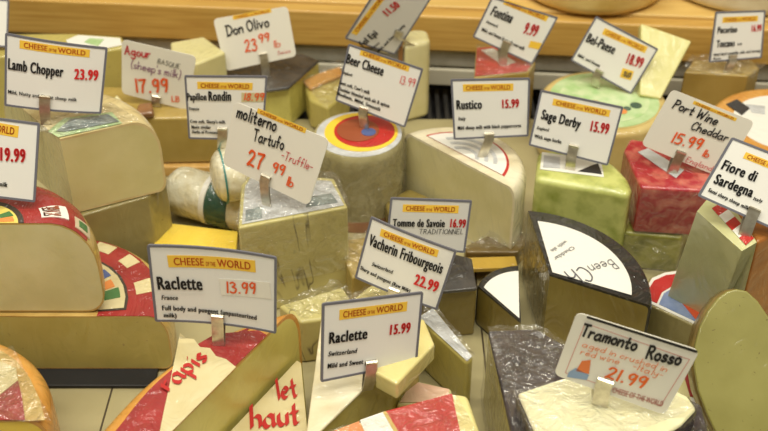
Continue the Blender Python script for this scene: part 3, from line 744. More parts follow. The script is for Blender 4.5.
# big standing piece at the edge
def leaning(root, px, q, lean, yaw, th, m, name, bev=.004, back=0.0, grow=0):
    l, y = math.radians(lean), math.radians(yaw)
    n = Vector((math.sin(y) * math.cos(l), -math.cos(y) * math.cos(l), math.sin(l)))
    pts = [on_plane(a, b, q, n) for a, b in px]; c = mid(pts)
    pts = [p + (p - c).normalized() * grow - n * back for p in pts]
    prism(name, pts, [p - n * th for p in pts], m, root, bev, 4); return n, pts
q = at(740, 462, .03)
r = thing('half_round_cheese', down(q, 0), 'big wheel piece standing on edge, tall olive cut face beside the 21.99 card', 'cheese', LBL_WHEEL)
px = [(737, 289), (728, 291), (718, 298), (708, 311), (700, 326), (695, 345), (694, 366), (698, 390), (706, 412), (718, 438), (732, 462), (800, 456), (806, 400), (796, 366), (784, 342), (771, 320), (758, 301), (747, 291)]
leaning(r, px, q, 42, -8, .005, mat('deep olive paste', (150, 144, 78), (134, 128, 62), 20, sss=.1, bump=.06, spots=((110, 94, 46), 44, .06), coat=.5, crinkle=.25), 'paste', .0015)
leaning(r, px, q, 42, -8, .03, mat('dull olive rind', (140, 118, 62), (112, 90, 46), 40, bump=.2, coat=.6, crinkle=.5), 'rind', .008, back=.0045, grow=.0010)
r = newroot('cheese_wedge', [(672, 385), (720, 440)], 0, 'small wedge with a red and white label strip beside the tall olive face', 'cheese', WG, .04)
pp = [(660, 392), (682, 366), (698, 366), (716, 440), (700, 448), (680, 420)]
block(r, 'paste', pp, .03, 0, paste_pale, .003)
decal(r, 'red_label', [(683, 372), (697, 371), (707, 400), (690, 396)], .0302, paper_maroon, 1)
decal(r, 'white_label', [(690, 397), (707, 401), (713, 425), (700, 428)], .0302, paper_white, 1)
r = newroot('cheese_wedge', [(640, 280), (700, 325)], 0, 'greenish wedge with a red, white and blue label beneath the striped label wedge', 'cheese', WG, .045)
pp = [(648, 304), (643, 290), (650, 277), (664, 271), (684, 268), (740, 284), (735, 320), (699, 328)]
block(r, 'paste', pp, .045, 0, paste_grey, .002)
decal(r, 'white_label', [(650, 303), (645, 290), (652, 278), (665, 272.5), (684, 270), (734, 285), (730, 316), (699, 326)], .0450, paper_white, 1)
decal(r, 'red_label', [(652, 301), (648, 290), (654, 280.5), (666, 275), (684, 273), (690, 284), (672, 286), (662, 292), (657, 303)], .0450, paper_red, 2)
decal(r, 'blue_label', [(659, 304), (664, 293), (673, 288), (690, 287), (706, 318), (697, 322)], .0450, mat('pale blue paper', (112, 132, 176), (150, 164, 196), 60, rough=.5, coat=.5), 2)
decal(r, 'red_stripe', [(674, 293), (682, 290), (706, 318), (698, 322)], .0450, mat('orange red paper', (214, 88, 52), rough=.5, coat=.5), 3)

# ------------------------------------------------------------------ black waxed wedges with white paper
ap = at(550, 274, .075); ap.z = 0
arc = arc3(at(528, 209, .075), at(607, 233, .075), at(652, 306, .075), 30); arc = [down(p, 0) for p in arc]
r = thing('cheese_wedge', down(mid(arc), 0), 'large black waxed quarter wedge with a white paper scribbled in pen', 'cheese', WG)
wheel_piece(r, ap, arc, 0, .075, .006, paste_brown, rind_black, .0022, rnd=.003, name_rind='black_wax')
la = scale_arc(ap, arc, .80)
pw = arcdecal(r, 'white_paper', ap.lerp(mid(arc), .04), la[1:-1], .0753, paper_white, 1)
flat_text(r, 'pen_lettering', 'Been', (611, 259), (587, 266), .012, .0755, ink_grey, parent=pw, hand=True, layer=2, w=.7)
flat_text(r, 'pen_lettering', 'Ch', (584, 266), (564, 272), .018, .0755, ink_grey, parent=pw, hand=True, layer=2, w=.7)
flat_text(r, 'print_lettering', 'Cheddar', (572, 246), (553, 258), .004, .0755, ink_grey, parent=pw, layer=2)
flat_text(r, 'print_lettering', 'with ale', (565, 240), (550, 250), .004, .0755, ink_grey, parent=pw, layer=2)
film_face(r, (528, 209), (550, 274), .0755, .004, amp=.002)
ap = at(521, 322, .042); ap.z = 0
arc = [down(p, 0) for p in arc3(at(477, 285, .042), at(487, 273, .042), at(518, 264, .042), 16)]
r = thing('cheese_wedge', down(mid(arc), 0), 'smaller black waxed wedge with white paper, tucked against the larger black one', 'cheese', WG)
wheel_piece(r, ap, arc, 0, .042, .005, paste_brown, rind_black, .002, rnd=.003, name_rind='black_wax')
arcdecal(r, 'white_paper', ap.lerp(mid(arc), .06), scale_arc(ap, arc, .86)[1:], .0423, paper_white, 1)

# ------------------------------------------------------------------ the pale stack by the cards 23.99 and 19.99
r = newroot('cheese_wedge', [(70, 222), (168, 160)], 0, 'greyish wedge with one small hole, carrying the large pale block above it', 'cheese', WG, .08)
block(r, 'paste', [(66, 220), (149, 196), (166, 180), (160, 152), (50, 165)], .080, 0, paste_grey, .002)
ap = at(60, 139, .155); ap.z = 0
arc = [down(p, 0) for p in arc3(at(167, 187, .084), at(122, 102, .14), at(2, 104, .14), 36)]
r = thing('cheese_wedge', down(mid(arc), .081), 'large smooth pale block with a rounded rim under the card priced 23.99', 'cheese', WG)
wheel_piece(r, ap, arc, .081, .155, .032, paste_pale, rind_cream, .002, rnd=.022, low=.3)
pw = decal(r, 'green_label', [(48, 131), (58, 137), (122, 123), (112, 112), (64, 118)], .1556, paper_green, 1)
decal(r, 'blue_label', [(56, 131), (66, 131), (119, 121), (108, 114), (70, 119)], .1556, mat('slate blue paper', (84, 104, 112), (150, 162, 160), 70, rough=.4, coat=.8, crinkle=.9), 3)
film_top(r, [(20, 128), (62, 139), (140, 122), (110, 104)], .157, amp=.003)
r = newroot('sliced_cheese_stack', [(165, 225), (238, 250)], 0, 'stack of bright yellow slices beneath the film wrapped rolls', 'cheese slices', None, .03)
for k in range(4):
    d = (k % 2) * 1.5
    o = block(r, 'slice', [(163 - d, 222), (238, 231), (236, 256 - d), (150 + d, 250)], .0075 * (k + 1) - .0006, .0075 * k, paste_yellow, .0012)

# wooden board with the tan block on it
r = newroot('wooden_board', [(90, 166), (230, 100)], 0, 'small pale wooden board under the tan block behind the rolls', 'board', None, .012)
o = block(r, 'plank', [(84, 167), (226, 167), (232, 84), (84, 84)], .012, 0, wood('board wood', (222, 182, 110), (206, 160, 88), (20, 2, 20)), .002)
r = newroot('cheese_block', [(96, 118), (216, 88)], .0125, 'wide tan block on the small wooden board, carrying the handwritten 17.99 card', 'cheese', WG, .067)
block(r, 'paste', [(92, 119), (216, 117), (224, 88), (96, 86)], .067, .0125, paste_tan, .003)
r = newroot('cheese_slice', [(98, 112), (131, 110)], .068, 'small white triangular slice lying behind the large pale block', 'cheese', WG, .078)
block(r, 'paste', [(97, 113), (117, 94), (132, 112)], .080, .0675, paste_white, .002)
r = newroot('cheese_slice', [(135, 112), (152, 102)], .068, 'tiny brown crust piece beside the small white triangular slice', 'cheese', WG, .075)
block(r, 'paste', [(134, 114), (138, 103), (152, 101), (154, 112)], .075, .0675, rind_brown, .003)
r = newroot('cheese_wedge', [(40, 42), (122, 48)], 0, 'tan wedge with a green and white label behind the 23.99 and 17.99 cards', 'cheese', WG, .1)
pp = [(-70, 60), (-60, 34), (72, 33), (122, 36), (127, 47), (96, 52)]
block(r, 'paste', pp, .1, 0, paste_straw, .003)
decal(r, 'white_label', [(66, 40), (78, 35), (120, 38), (122, 45), (96, 50), (70, 48)], .1002, paper_white, 1)
decal(r, 'green_label', [(84, 42), (90, 38), (104, 39), (98, 46)], .1002, paper_green, 2)
r = newroot('cheese_wedge', [(176, 40), (222, 52)], 0, 'plain pale wedge partly hidden behind the handwritten 23.99 card', 'cheese', WG, .085)
block(r, 'paste', [(170, 42), (204, 36), (226, 52), (196, 64), (172, 60)], .085, 0, paste_pale, .003)

# dark topped wedge and the orange rimmed piece at the back
r = newroot('cheese_wedge', [(222, 80), (318, 60)], 0, 'wedge with a charcoal top and speckled yellow face under the handwritten 23.99 card', 'cheese', WG, .052)
pp = [(222, 80), (267, 90), (289, 87), (319, 60), (302, 53), (226, 64)]
block(r, 'paste', pp, .048, 0, paste_spot, .002)
block(r, 'rind', pp, .0525, .0483, rind_dark, .002)
r = newroot('cheese_wedge', [(306, 78), (345, 100)], 0, 'film wrapped piece with an orange crust, beside the charcoal topped wedge', 'cheese', WG, .04)
pp = [(303, 80), (318, 73), (340, 66), (350, 88), (328, 108), (309, 99)]
block(r, 'paste', pp, .036, 0, paste_straw, .004)
block(r, 'crust', [(303, 80), (318, 73), (340, 66), (343, 74), (322, 82), (310, 88)], .041, .0363, rind_orange, .0015)
film_top(r, [(300, 82), (326, 110), (352, 88), (340, 64)], .042, amp=.005)

# film wrapped rolls
def roll(label, c, ax, r, ln, bands):
    ax = ax.normalized(); t = thing('cheese_roll', Vector((c.x, c.y, c.z - r)), label, 'cheese roll', 'film wrapped cheese rolls')
    K = 6; pr = [(r - r * .8 * (1 - math.sin(a)), r * .55 * (1 - math.cos(a))) for a in [PI / 2 * k / K for k in range(K + 1)]]
    pr += [(r, r * .4 + (ln - r * .8) * q / 12) for q in range(2, 12)] + [(r, ln - r * .4)] + [(r - r * .4 * (1 - math.cos(a)), ln - r * .4 * (1 - math.sin(a))) for a in [PI / 2 * k / K for k in range(K + 1)]]
    lathe(t, 'film_wrapped_body', c, pr, film_white, ax)
    me = t.children[0].data                                             # knobbly wrapped skin
    for v in me.vertices:
        q = v.co - (ax * v.co.dot(ax)); k = mnoise.noise(v.co * 150) * .0016; v.co += q.normalized() * k if q.length > 1e-6 else Vector()
    for nm, b0, b1, m in bands: lathe(t, nm, c, [(r + .0006, b0), (r + .0011, b0), (r + .0011, b1), (r + .0006, b1)], m, ax)
    return t
roll('film wrapped white roll with a dark green band, lying behind the yellow slices', at(170, 188, .0245), Vector((1, -.42, 0)), .0240, .1, [('green_band', .052, .075, paper_dkgrn), ('white_band', .046, .0515, paper_white)])
roll('film wrapped white roll with a thin teal band, lying on top of the other roll', at(211, 178, .070), Vector((1, .30, 0)), .0245, .07, [('teal_band', .010, .0115, paper_teal)])

# block with truffle veins
r = newroot('cheese_wedge', [(238, 227), (348, 206)], 0, 'tall block marbled with dark veins under the handwritten card priced 27.99', 'cheese', WG, .095)
pp = [(238, 228), (348, 207), (334, 178), (250, 172), (241, 185)]
block(r, 'paste', pp, .095, 0, paste_vein, .002)
pw = decal(r, 'film_label', [(242, 224), (344, 205), (331, 181), (252, 175), (245, 187)], .0952, paper_grey, 1)
decal(r, 'dark_print', [(306, 207), (338, 202), (331, 193), (308, 197)], .0952, mat('slate blue paper', (84, 104, 112)), 2)
decal(r, 'dark_print', [(245, 221), (262, 218), (262, 206), (246, 210)], .0952, mat('slate blue paper', (84, 104, 112)), 2)
film_top(r, [(236, 228), (350, 208), (336, 176), (248, 170)], .0965, amp=.005)
film_face(r, (238, 228), (348, 207), .095, .03, amp=.001)
r = newroot('cheese_wedge', [(280, 300), (345, 320)], 0, 'low veined piece in loose film at the foot of the tall marbled block', 'cheese', WG, .04)
block(r, 'paste', [(278, 305), (342, 286), (352, 300), (330, 318), (300, 322)], .045, 0, paste_vein, .003)
film_top(r, [(276, 306), (306, 324), (354, 300), (340, 282)], .047, amp=.006)

# round wrapped cheese with a yellow and red label
c = at(358, 134, .085); c.z = 0
r = thing('round_cheese', c, 'tall round cheese in film with a yellow ringed red label under a printed card', 'cheese')
R = .0432
lathe(r, 'base_rind', c, [(R * .96, 0), (R * .985, .004), (R * .985, .013)], mat('pinkish rind', (190, 140, 108), (170, 118, 90), 40, coat=.8, crinkle=.8), n=64)
lathe(r, 'film_wrapped_body', c, [(R * .985, .0132), (R, .02), (R, .078), (R * .985, .082), (R * .95, .085)], film_grey, n=64)
disc(r, 'silver_paper', c + Vector((.001, 0, .0851)), R * .93, paper_grey)
vs, fs = [], []
for i in range(97):
    for j in range(25):
        a = 2 * PI * i / 96; p = Vector((math.cos(a), math.sin(a), 0)); z = .014 + .068 * j / 24
        h = abs(mnoise.noise(Vector((p.x * 7, p.y * 7, z * 60)) * 1.6)) * .0045
        vs.append(c + p * (R + .0008 + h) + Vector((0, 0, z)))
for i in range(96):
    for j in range(24): fs.append((i * 25 + j, i * 25 + 25 + j, i * 25 + 26 + j, i * 25 + j + 1))
mesh_obj('plastic_wrap', vs, fs, film_mat(), r, smooth=60)
lb = disc(r, 'round_label', c + Vector((.003, .003, .0856)), R * .80, paper_yellow)
disc(r, 'label_centre', c + Vector((.006, .0035, .0861)), R * .66, paper_red, parent=lb)
disc(r, 'label_picture', c + Vector((.0, .004, .0866)), R * .46, mat('brown print', (150, 76, 44), (96, 60, 44), 120, rough=.5, coat=.5), parent=lb)
disc(r, 'label_picture', c + Vector((.01, .0, .0870)), R * .16, paper_blue, parent=lb, n=20)
# small spotted piece next to it
r = newroot('cheese_wedge', [(382, 195), (440, 220)], 0, 'small brown spotted piece between the round wrapped cheese and the white rinded half', 'cheese', WG, .03)
block(r, 'paste', [(384, 200), (410, 188), (442, 202), (436, 226), (392, 226)], .03, 0, paste_brown, .003)
r = newroot('cheese_wedge', [(340, 235), (372, 262)], 0, 'tan film wrapped piece in front of the round wrapped cheese', 'cheese', WG, .04)
block(r, 'paste', [(338, 240), (366, 236), (378, 262), (352, 278)], .04, 0, paste_tan, .003)
film_top(r, [(338, 242), (352, 280), (380, 264), (366, 234)], .042, amp=.004)
r = newroot('cheese_wedge', [(345, 290), (400, 310)], 0, 'butter yellow piece in film below the tilted card priced 22.99', 'cheese', WG, .07)
block(r, 'paste', [(345, 302), (370, 282), (398, 282), (418, 300), (404, 318), (350, 318)], .07, 0, paste_butter, .006)
film_top(r, [(338, 302), (352, 322), (420, 306), (398, 278)], .072, amp=.006)
# white rinded half wheel
Pr = down(at(516, 190, .083), 0); Pl = down(at(404, 131, .083), 0)
arc = arc3(Pr, down(at(506, 138, .083), 0), Pl, 40); ap = Pr.lerp(Pl, .5)
r = thing('half_round_cheese', down(mid(arc), 0), 'white rinded half wheel with a pale cut face under the peppercorn card priced 15.99', 'cheese', LBL_WHEEL)
wheel_piece(r, ap, arc, 0, .083, .016, paste_ivory, rind_white, .0025, rnd=.008)
q = ap + (arc[20] - ap) * .1
la = scale_arc(q, arc, .72)[2:-2]; pb = arcdecal(r, 'red_border', None, la, .0832, paper_red, 1)
la = scale_arc(q, arc, .68)[2:-2]; arcdecal(r, 'white_label', None, la, .0832, paper_white, 2, parent=pb)
for t_ in (.2, .34, .48): arcdecal(r, 'grey_print', None, scale_arc(q, arc, t_ + .06)[6:-6] + scale_arc(q, arc, t_)[6:-6][::-1], .0832, paper_grey, 3, parent=pb)
r = newroot('cheese_wedge', [(466, 240), (520, 240)], 0, 'low tan wedge at the foot of the white rinded half wheel', 'cheese', WG, .04)
block(r, 'paste', [(464, 246), (512, 224), (530, 240), (518, 252), (466, 252)], .018, 0, mat('shaded brown paste', (118, 96, 50), (100, 80, 40), 30, bump=.1, coat=.8, crinkle=.7), .002)  # shade at the foot of the half wheel put into the paste colour
film_top(r, [(464, 250), (520, 250), (530, 236), (500, 228)], .02, amp=.004)
r = newroot('sliced_cheese_stack', [(440, 262), (512, 275)], 0, 'thin pile of dull yellow slices in front of the low tan wedge', 'cheese slices', None, .02)
for k in range(4): block(r, 'slice', [(446 + k % 2, 258), (515, 256), (518, 267), (446, 270)], .005 * (k + 1) - .0008, .005 * k, mat('dull yellow paste', (196, 160, 60), (180, 144, 48), 30, coat=.7, crinkle=.5), .0006)
r = newroot('cheese_wedge', [(395, 258), (477, 288)], 0, 'wedge with a dark grey rind top behind the tilted card priced 22.99', 'cheese', WG, .055)
pp = [(392, 262), (448, 252), (472, 258), (477, 288), (436, 292), (396, 300)]
block(r, 'paste', pp, .0515, 0, paste_brown, .002)
block(r, 'rind', pp, .0555, .0518, rind_dark, .0015)

# green herb wedge, wine marbled block, darker herb block
r = newroot('cheese_wedge', [(534, 178), (630, 190)], 0, 'bright green herb speckled wedge under the herb card priced 15.99', 'cheese', WG, .07)
pp = [(535, 178), (568, 184), (612, 191), (629, 195), (633, 188), (629, 178), (620, 168), (606, 157), (575, 148), (538, 150)]
block(r, 'paste', pp, .085, 0, paste_green, .006)
pw = decal(r, 'white_label', [(542, 152), (540, 169), (604, 177), (601, 160)], .0852, paper_white, 1)
decal(r, 'dark_print', [(544, 155), (543, 167), (560, 168), (560, 157)], .0852, paper_grey, 2)
decal(r, 'dark_print', [(578, 171), (602, 174), (598, 163), (590, 166)], .0852, paper_black, 2)
r = newroot('cheese_block', [(622, 232), (690, 210)], 0, 'olive green herb block beneath the red marbled block', 'cheese', WG, .049)
block(r, 'paste', [(624, 232), (634, 202), (700, 204), (682, 238)], .040, 0, paste_sage, .003)
film_face(r, (625, 233), (684, 240), .041, .004, amp=.003)
r = newroot('cheese_block', [(617, 154), (700, 188)], .0405, 'wine red marbled block in film under the handwritten card priced 15.99', 'cheese', WG, .11)
pp = [(641, 187), (624, 150), (630, 138), (690, 148), (732, 180), (712, 191)]
block(r, 'paste', pp, .09, .0405, paste_wine, .003)
decal(r, 'white_label', [(638, 152), (648, 148), (684, 170), (676, 178), (664, 170)], .0902, paper_grey, 1)
film_face(r, (641, 188), (712, 192), .09, .042, amp=.001)
r = newroot('cheese_wedge', [(697, 210), (770, 225)], .046, 'pale wedge with an amber rind and a red and white striped label', 'cheese', WG, .149)
tp = pxs([(697, 211), (742, 251), (757, 242), (726, 196), (708, 198)], .149); bt = pxs([(668, 296), (716, 322)], .046) + [down(q, .046) for q in tp[2:]]
prism('paste', tp, bt, mat('cool pale paste', (206, 206, 156), (194, 194, 140), 26, sss=.15, bump=.06, coat=.6, crinkle=.4, rough=.4), r, .003)
block(r, 'rind', [(757.5, 242), (806, 220), (775, 184), (726.5, 196)], .147, .046, rind_amber, .003)
for k, m in enumerate((paper_red, paper_white, paper_red, paper_white, paper_red)):
    a, b = k / 5, (k + 1) / 5
    PL = lambda t: [(712 + 34 * t, 208 + 37 * t), (722 + 32 * t, 202 + 36 * t)]
    (p0, p1), (p2, p3) = PL(a), PL(b); decal(r, 'label_stripe', [p0, p2, p3, p1], .1492, m, 1)

# ------------------------------------------------------------------ back row
c = down(at(604, 100, .06), 0)
r = thing('round_cheese', c, 'round cheese with a green and white printed paper top, under the card priced 18.99', 'cheese')
full_wheel(r, c, .066, 0, .06, mat('straw wheel rind', (212, 190, 126), (198, 172, 106), 30, bump=.15, coat=.6, crinkle=.4, rough=.4), .007)
lb = disc(r, 'round_label', c + Vector((0, 0, .0607)), .056, paper_green)
disc(r, 'label_ring', c + Vector((0, 0, .0611)), .046, mat('pale green paper', (206, 220, 176), (170, 204, 140), 70, rough=.5, coat=.5), parent=lb)
for dx, dy, rr, m in ((-.012, -.012, .008, paper_red), (.014, -.026, .005, paper_orange), (.03, -.014, .006, paper_dkgrn), (.02, -.02, .004, paper_dkgrn), (-.03, .0, .009, paper_green)):
    disc(r, 'label_spot', c + Vector((dx, dy, .0616)), rr, m, parent=lb, n=20)
q = at(658, 99, .0625)
r = thing('cheese_slab', q, 'square greenish yellow slab leaning back behind the card priced 18.99', 'cheese', WG)
leaning(r, [(641, 23), (692, 41), (661, 99), (640, 95)], q, 48, 4, .012, mat('greenish yellow paste', (226, 220, 156), (216, 210, 140), 30, sss=.2, coat=.4, crinkle=.3), 'paste', .002)
r = newroot('cheese_wedge', [(475, 47), (530, 70)], 0, 'wedge with a bright red film top and white sticker under the card priced 9.99', 'cheese', WG, .05)
pp = [(474, 78), (476, 47), (505, 44), (536, 62), (529, 72)]
block(r, 'paste', pp, .075, 0, paste_tan, .002)
pw = decal(r, 'red_film', [(475, 76), (477, 48), (504, 45), (533, 62), (527, 71)], .0752, paper_red, 1)
film_top(r, [(474, 80), (530, 74), (536, 61), (477, 46)], .077, amp=.003)
decal(r, 'white_label', [(481, 50), (493, 48), (516, 62), (504, 66)], .0752, paper_white, 2)
r = newroot('cheese_wedge', [(396, 28), (430, 40)], 0, 'upright cream wedge edged with brown rind, under the steeply tilted card at the shelf', 'cheese', WG, .095)
block(r, 'paste', [(404, 46), (404, 31), (414, 28), (428, 29), (431, 40)], .095, 0, paste_ivory, .006)
block(r, 'rind', [(398, 45), (399, 30), (403, 30), (403, 46)], .094, 0, rind_brown, .0015)
r = newroot('cheese_wedge', [(686, 64), (757, 70)], 0, 'tan wedge in loose film under the small upright card priced 16.99', 'cheese', WG, .065)
block(r, 'paste', [(684, 72), (694, 60), (752, 60), (760, 68), (748, 76)], .065, 0, paste_tan, .002)
film_top(r, [(680, 74), (752, 80), (766, 66), (692, 58)], .067, amp=.006)
c = down(at(790, 124, .06), 0)
r = thing('round_cheese', c, 'orange rinded wheel with a black and white label, behind the card for sharp sheep milk', 'cheese')
full_wheel(r, c, .078, 0, .06, rind_orange, .01)
disc(r, 'white_label', c + Vector((0, 0, .0607)), .055, paper_white)
for dx, dy in ((-.045, .004), (-.03, .028), (-.02, -.02)): pass
decal(r, 'black_print', [(726, 104), (737, 99), (750, 108), (742, 115)], .0612, paper_black, 1)
decal(r, 'grey_print', [(746, 104), (765, 106), (765, 114), (752, 112)], .0612, paper_grey, 1)

# ------------------------------------------------------------------ the price cards
A = Z(0, 0, 3.84); B = Z(180, 0, 3.84); Cc = Z(340, 0, 3.84); D = Z(500, 0, 2.866); E5 = Z(0, 100, 3.84); F6 = Z(150, 100, 3.84); G7 = Z(300, 100, 3.84)
H8 = Z(480, 90, 3.84); K = Z(600, 90, 4.31); Lz = Z(600, 0, 4.31); M = Z(568, 180, 3.84); N5 = Z(300, 190, 3.84); O = Z(140, 220, 3.84); Q = Z(300, 319, 3.84)
R_ = Z(460, 300, 3.29); S = Z(600, 300, 3.29); Q2 = Z(320, 280, 6.4); X = Z(0, 0, 1)
BO = ('f', 0, .046); LT = ('f', 0, .02); HB = ('h', 0, 1.6); HT = ('h', 0, 1.0); HM = ('h', 0, 1.6); OB = ('f', 0, .035, .2)
def T(role, s, z, x0, y0, x1, y1, h, m, kind=BO, sc=None):
    k = sc or {A: 3.84}.get(z, None)
    p0, p1 = z(x0, y0), z(x1, y1)
    if role == 'price' and kind is BO: kind = ('f', 0, .058)
    scale = (z(1, 0)[0] - z(0, 0)[0])
    return (role, s, p0, p1, h * scale, m, kind)
def BN(z, x0, y0, x1, y1, h): return (z(x0, y0), z(x1, y1), h * (z(1, 0)[0] - z(0, 0)[0]))
bk, rd, mk, pk, pu, og = ink_black, ink_red, ink_marker, ink_pink, ink_purple, ink_orange

card([(-52, -4), (9, 0), (7.5, 47), (-54, 43)], (-22, 36, -22, 52), .1, 'plain white card edge just showing at the top corner beside the 23.99 lamb card')
card([(5.7, 33), (107.3, 47.7), (101, 113), (5, 105)], (46, 94, 46, 124), .1555, 'printed card for mild sheep milk cheese priced 23.99 on the large pale block',
     [T('title', 'Lamb Chopper', A, 32, 262, 246, 288, 38, bk), T('price', '23.99', A, 287, 297, 378, 305, 38, rd), T('note', 'Mild, Nutty and Sweet sheep milk', A, 32, 355, 298, 383, 14, bk, LT)],
     BN(A, 77, 182, 345, 217, 32), sag=.004)
card([(-58, 111), (39.6, 123.4), (35, 201.6), (-62, 190)], (-14, 185, -14, 212), .1475, 'printed card priced 19.99, cut by the photo edge, on the upper half wheel',
     [T('price', '19.99', X, 0.5, 160, 26, 162, 12, rd), T('note', 'sheep milk', X, -14, 184, 8, 186.5, 4, bk, BO)],
     BN(X, -48, 126, 18, 137.5, 11.5))
card([(122, 39), (196.6, 56), (188, 110), (122, 93)], (157, 95, 158, 106), .0675, 'handwritten card in red, black and purple priced 17.99',
     [T('title', 'Agour', A, 478, 205, 580, 220, 32, pk, HB), T('title', 'BASQUE', A, 605, 240, 692, 262, 17, bk, HT), T('note', "(sheep's milk)", A, 505, 258, 695, 300, 30, pu, HT), T('price', '17.99', A, 525, 352, 655, 350, 48, mk, HB), T('price', 'LB', A, 660, 388, 692, 388, 20, mk, HB)], style='hand')
card([(213, 19), (287.5, 6), (296.5, 56), (226, 71)], (263, 53, 266, 75), .053, 'handwritten card priced 23.99 on the charcoal topped wedge',
     [T('title', 'Don Olivo', B, 180, 138, 345, 98, 40, bk, HB), T('price', '23', B, 250, 200, 300, 190, 45, mk, HM), T('price', '99', B, 305, 163, 348, 155, 32, mk, HM), T('price', 'lb', B, 362, 183, 388, 176, 28, mk, HT), T('note', 'Swiss', B, 375, 209, 425, 199, 15, pk, HT)],
     BN(B, 205, 76, 352, 47, 16), style='hand')
card([(184.7, 75.5), (267, 76), (263, 140), (189, 138)], (222.5, 127, 222, 149), .0925, 'printed card priced 18.99 standing over the film wrapped rolls',
     [T('title', 'Papillon', B, 28, 383, 103, 383, 25, bk), T('title', 'Rondin', B, 110, 385, 197, 385, 33, bk), T('price', '18.99', B, 245, 382, 325, 382, 25, mk, HM), T('note', 'France', F6, 152, 37, 190, 37, 11, bk, BO), T('note', "Cow soft, Sheep's milk", F6, 155, 85, 290, 88, 11, bk, BO), T('note', 'Made similar', F6, 160, 107, 235, 108, 11, bk, BO), T('note', 'Herbs of Provence', F6, 162, 125, 262, 128, 11, bk, BO)],
     BN(B, 67, 340, 278, 345, 27), [(B(236, 390), B(330, 390), 9, paper_cream)])
card([(234.6, 101), (329.7, 139), (309, 205.5), (223, 164)], (267.5, 175, 267, 206), .0955, 'handwritten card priced 27.99 standing on the tall marbled block',
     [T('title', 'moliterno', F6, 333, 62, 487, 118, 46, bk, HB), T('title', 'Tartufo', F6, 400, 152, 516, 190, 42, bk, HB), T('price', '27', F6, 372, 246, 442, 268, 56, mk, HM), T('price', '99', F6, 472, 274, 520, 290, 36, mk, HM), T('note', '-Truffle-', F6, 505, 222, 625, 270, 30, pk, HT), T('price', 'lb', F6, 525, 324, 552, 334, 32, mk, HM)],
     BN(F6, 412, 48, 597, 127, 18), style='hand')
card([(381, -18), (432, -4), (394.5, 54), (345, 38)], (399, 30, 412, 43), .0955, 'steeply tilted greyish printed card at the shelf edge, red price turned sideways',
     [T('title', 'Fol Epi', Cc, 87, 178, 147, 128, 26, bk), T('price', '11.50', Cc, 182, 60, 232, 20, 30, rd), T('note', 'France', Cc, 122, 188, 152, 163, 9, bk, BO), T('note', 'Mild, and Sweet Nutty', Cc, 147, 200, 250, 95, 11, bk, BO)],
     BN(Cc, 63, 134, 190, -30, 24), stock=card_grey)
card([(349, 44), (423, 69), (405, 127), (336, 100)], (365, 107, 365, 128), .0875, 'printed card with three lines about spices priced 13.99 on the round wrapped cheese',
     [T('title', 'Beer Cheese', Cc, 24, 240, 165, 290, 33, bk), T('price', '13.99', Cc, 230, 318, 288, 333, 28, rd, HT), T('note', 'England', Cc, 10, 280, 48, 292, 10, bk, OB), T('note', "Semi soft, Cow's milk", Cc, -2, 320, 115, 361, 12, bk, BO), T('note', 'Cheddar blended with ale & spices', Cc, -8, 343, 190, 412, 12, bk, BO), T('note', 'Medium, Mild, Smooth', Cc, -12, 362, 155, 425, 12, bk, BO)],
     BN(Cc, 76, 210, 263, 275, 22))
card([(492, -3), (557.6, 17.5), (532, 64), (473, 36.5)], (507, 41, 503, 65), .0765, 'printed card priced 9.99 with a small orange sticker on the red filmed wedge',
     [T('title', 'Fontina', Cc, 575, 55, 655, 88, 34, bk), T('price', '9.99', Cc, 700, 125, 750, 140, 36, rd), T('note', 'Denmark', Cc, 560, 85, 605, 105, 9, bk, OB), T('note', 'Mild, and Sweet Semisoft cow milk', Cc, 542, 115, 705, 192, 11, bk, BO)],
     BN(Cc, 625, 15, 790, 82, 20), [(Cc(722, 180), Cc(765, 190), 6, ban_yellow)])
card([(596, 16.4), (658, 49), (631, 93.5), (571, 60)], (600, 70, 596, 86), .0645, 'printed card priced 18.99 with a yellow and black sticker on the green labelled cheese',
     [T('title', 'Bel-Paese', D, 245, 118, 325, 155, 25, bk), T('price', '18.99', D, 360, 180, 405, 195, 27, rd), T('note', 'Mild, and Sweet', D, 222, 160, 285, 192, 8, bk, BO)],
     BN(D, 292, 97, 415, 152, 19), [(D(343, 220), D(375, 230), 9.5, ban_yellow), (D(348, 218), D(373, 225), 6, ink_grey)], yaw0=-14)
card([(451, 79.4), (529.6, 78), (528, 135.6), (454, 139)], (489, 132, 481, 157), .0845, 'printed card for black peppercorn cheese priced 15.99 on the white rinded half wheel',
     [T('title', 'Rustico', Cc, 447, 418, 545, 415, 32, bk), T('price', '15.99', Cc, 622, 413, 687, 410, 30, rd), T('note', 'Italy', G7, 607, 75, 637, 75, 11, bk, OB), T('note', 'Mild sheep milk with black peppercorns', X, 457.6, 129.2, 521, 126.5, 3.2, bk, BO)],
     BN(Cc, 472, 351, 665, 347, 28))
card([(541, 90), (623, 107), (607.6, 165), (529, 144.7)], (574, 145, 570, 169), .0865, 'printed card for herb cheese priced 15.99 on the bright green wedge',
     [T('title', 'Sage Derby', H8, 233, 108, 383, 147, 33, bk), T('price', '15.99', H8, 422, 155, 492, 168, 34, rd), T('note', 'England', H8, 218, 148, 265, 157, 10, bk, OB), T('note', 'With sage herbs', H8, 208, 180, 312, 204, 12, bk, BO)],
     BN(H8, 277, 57, 495, 103, 25))
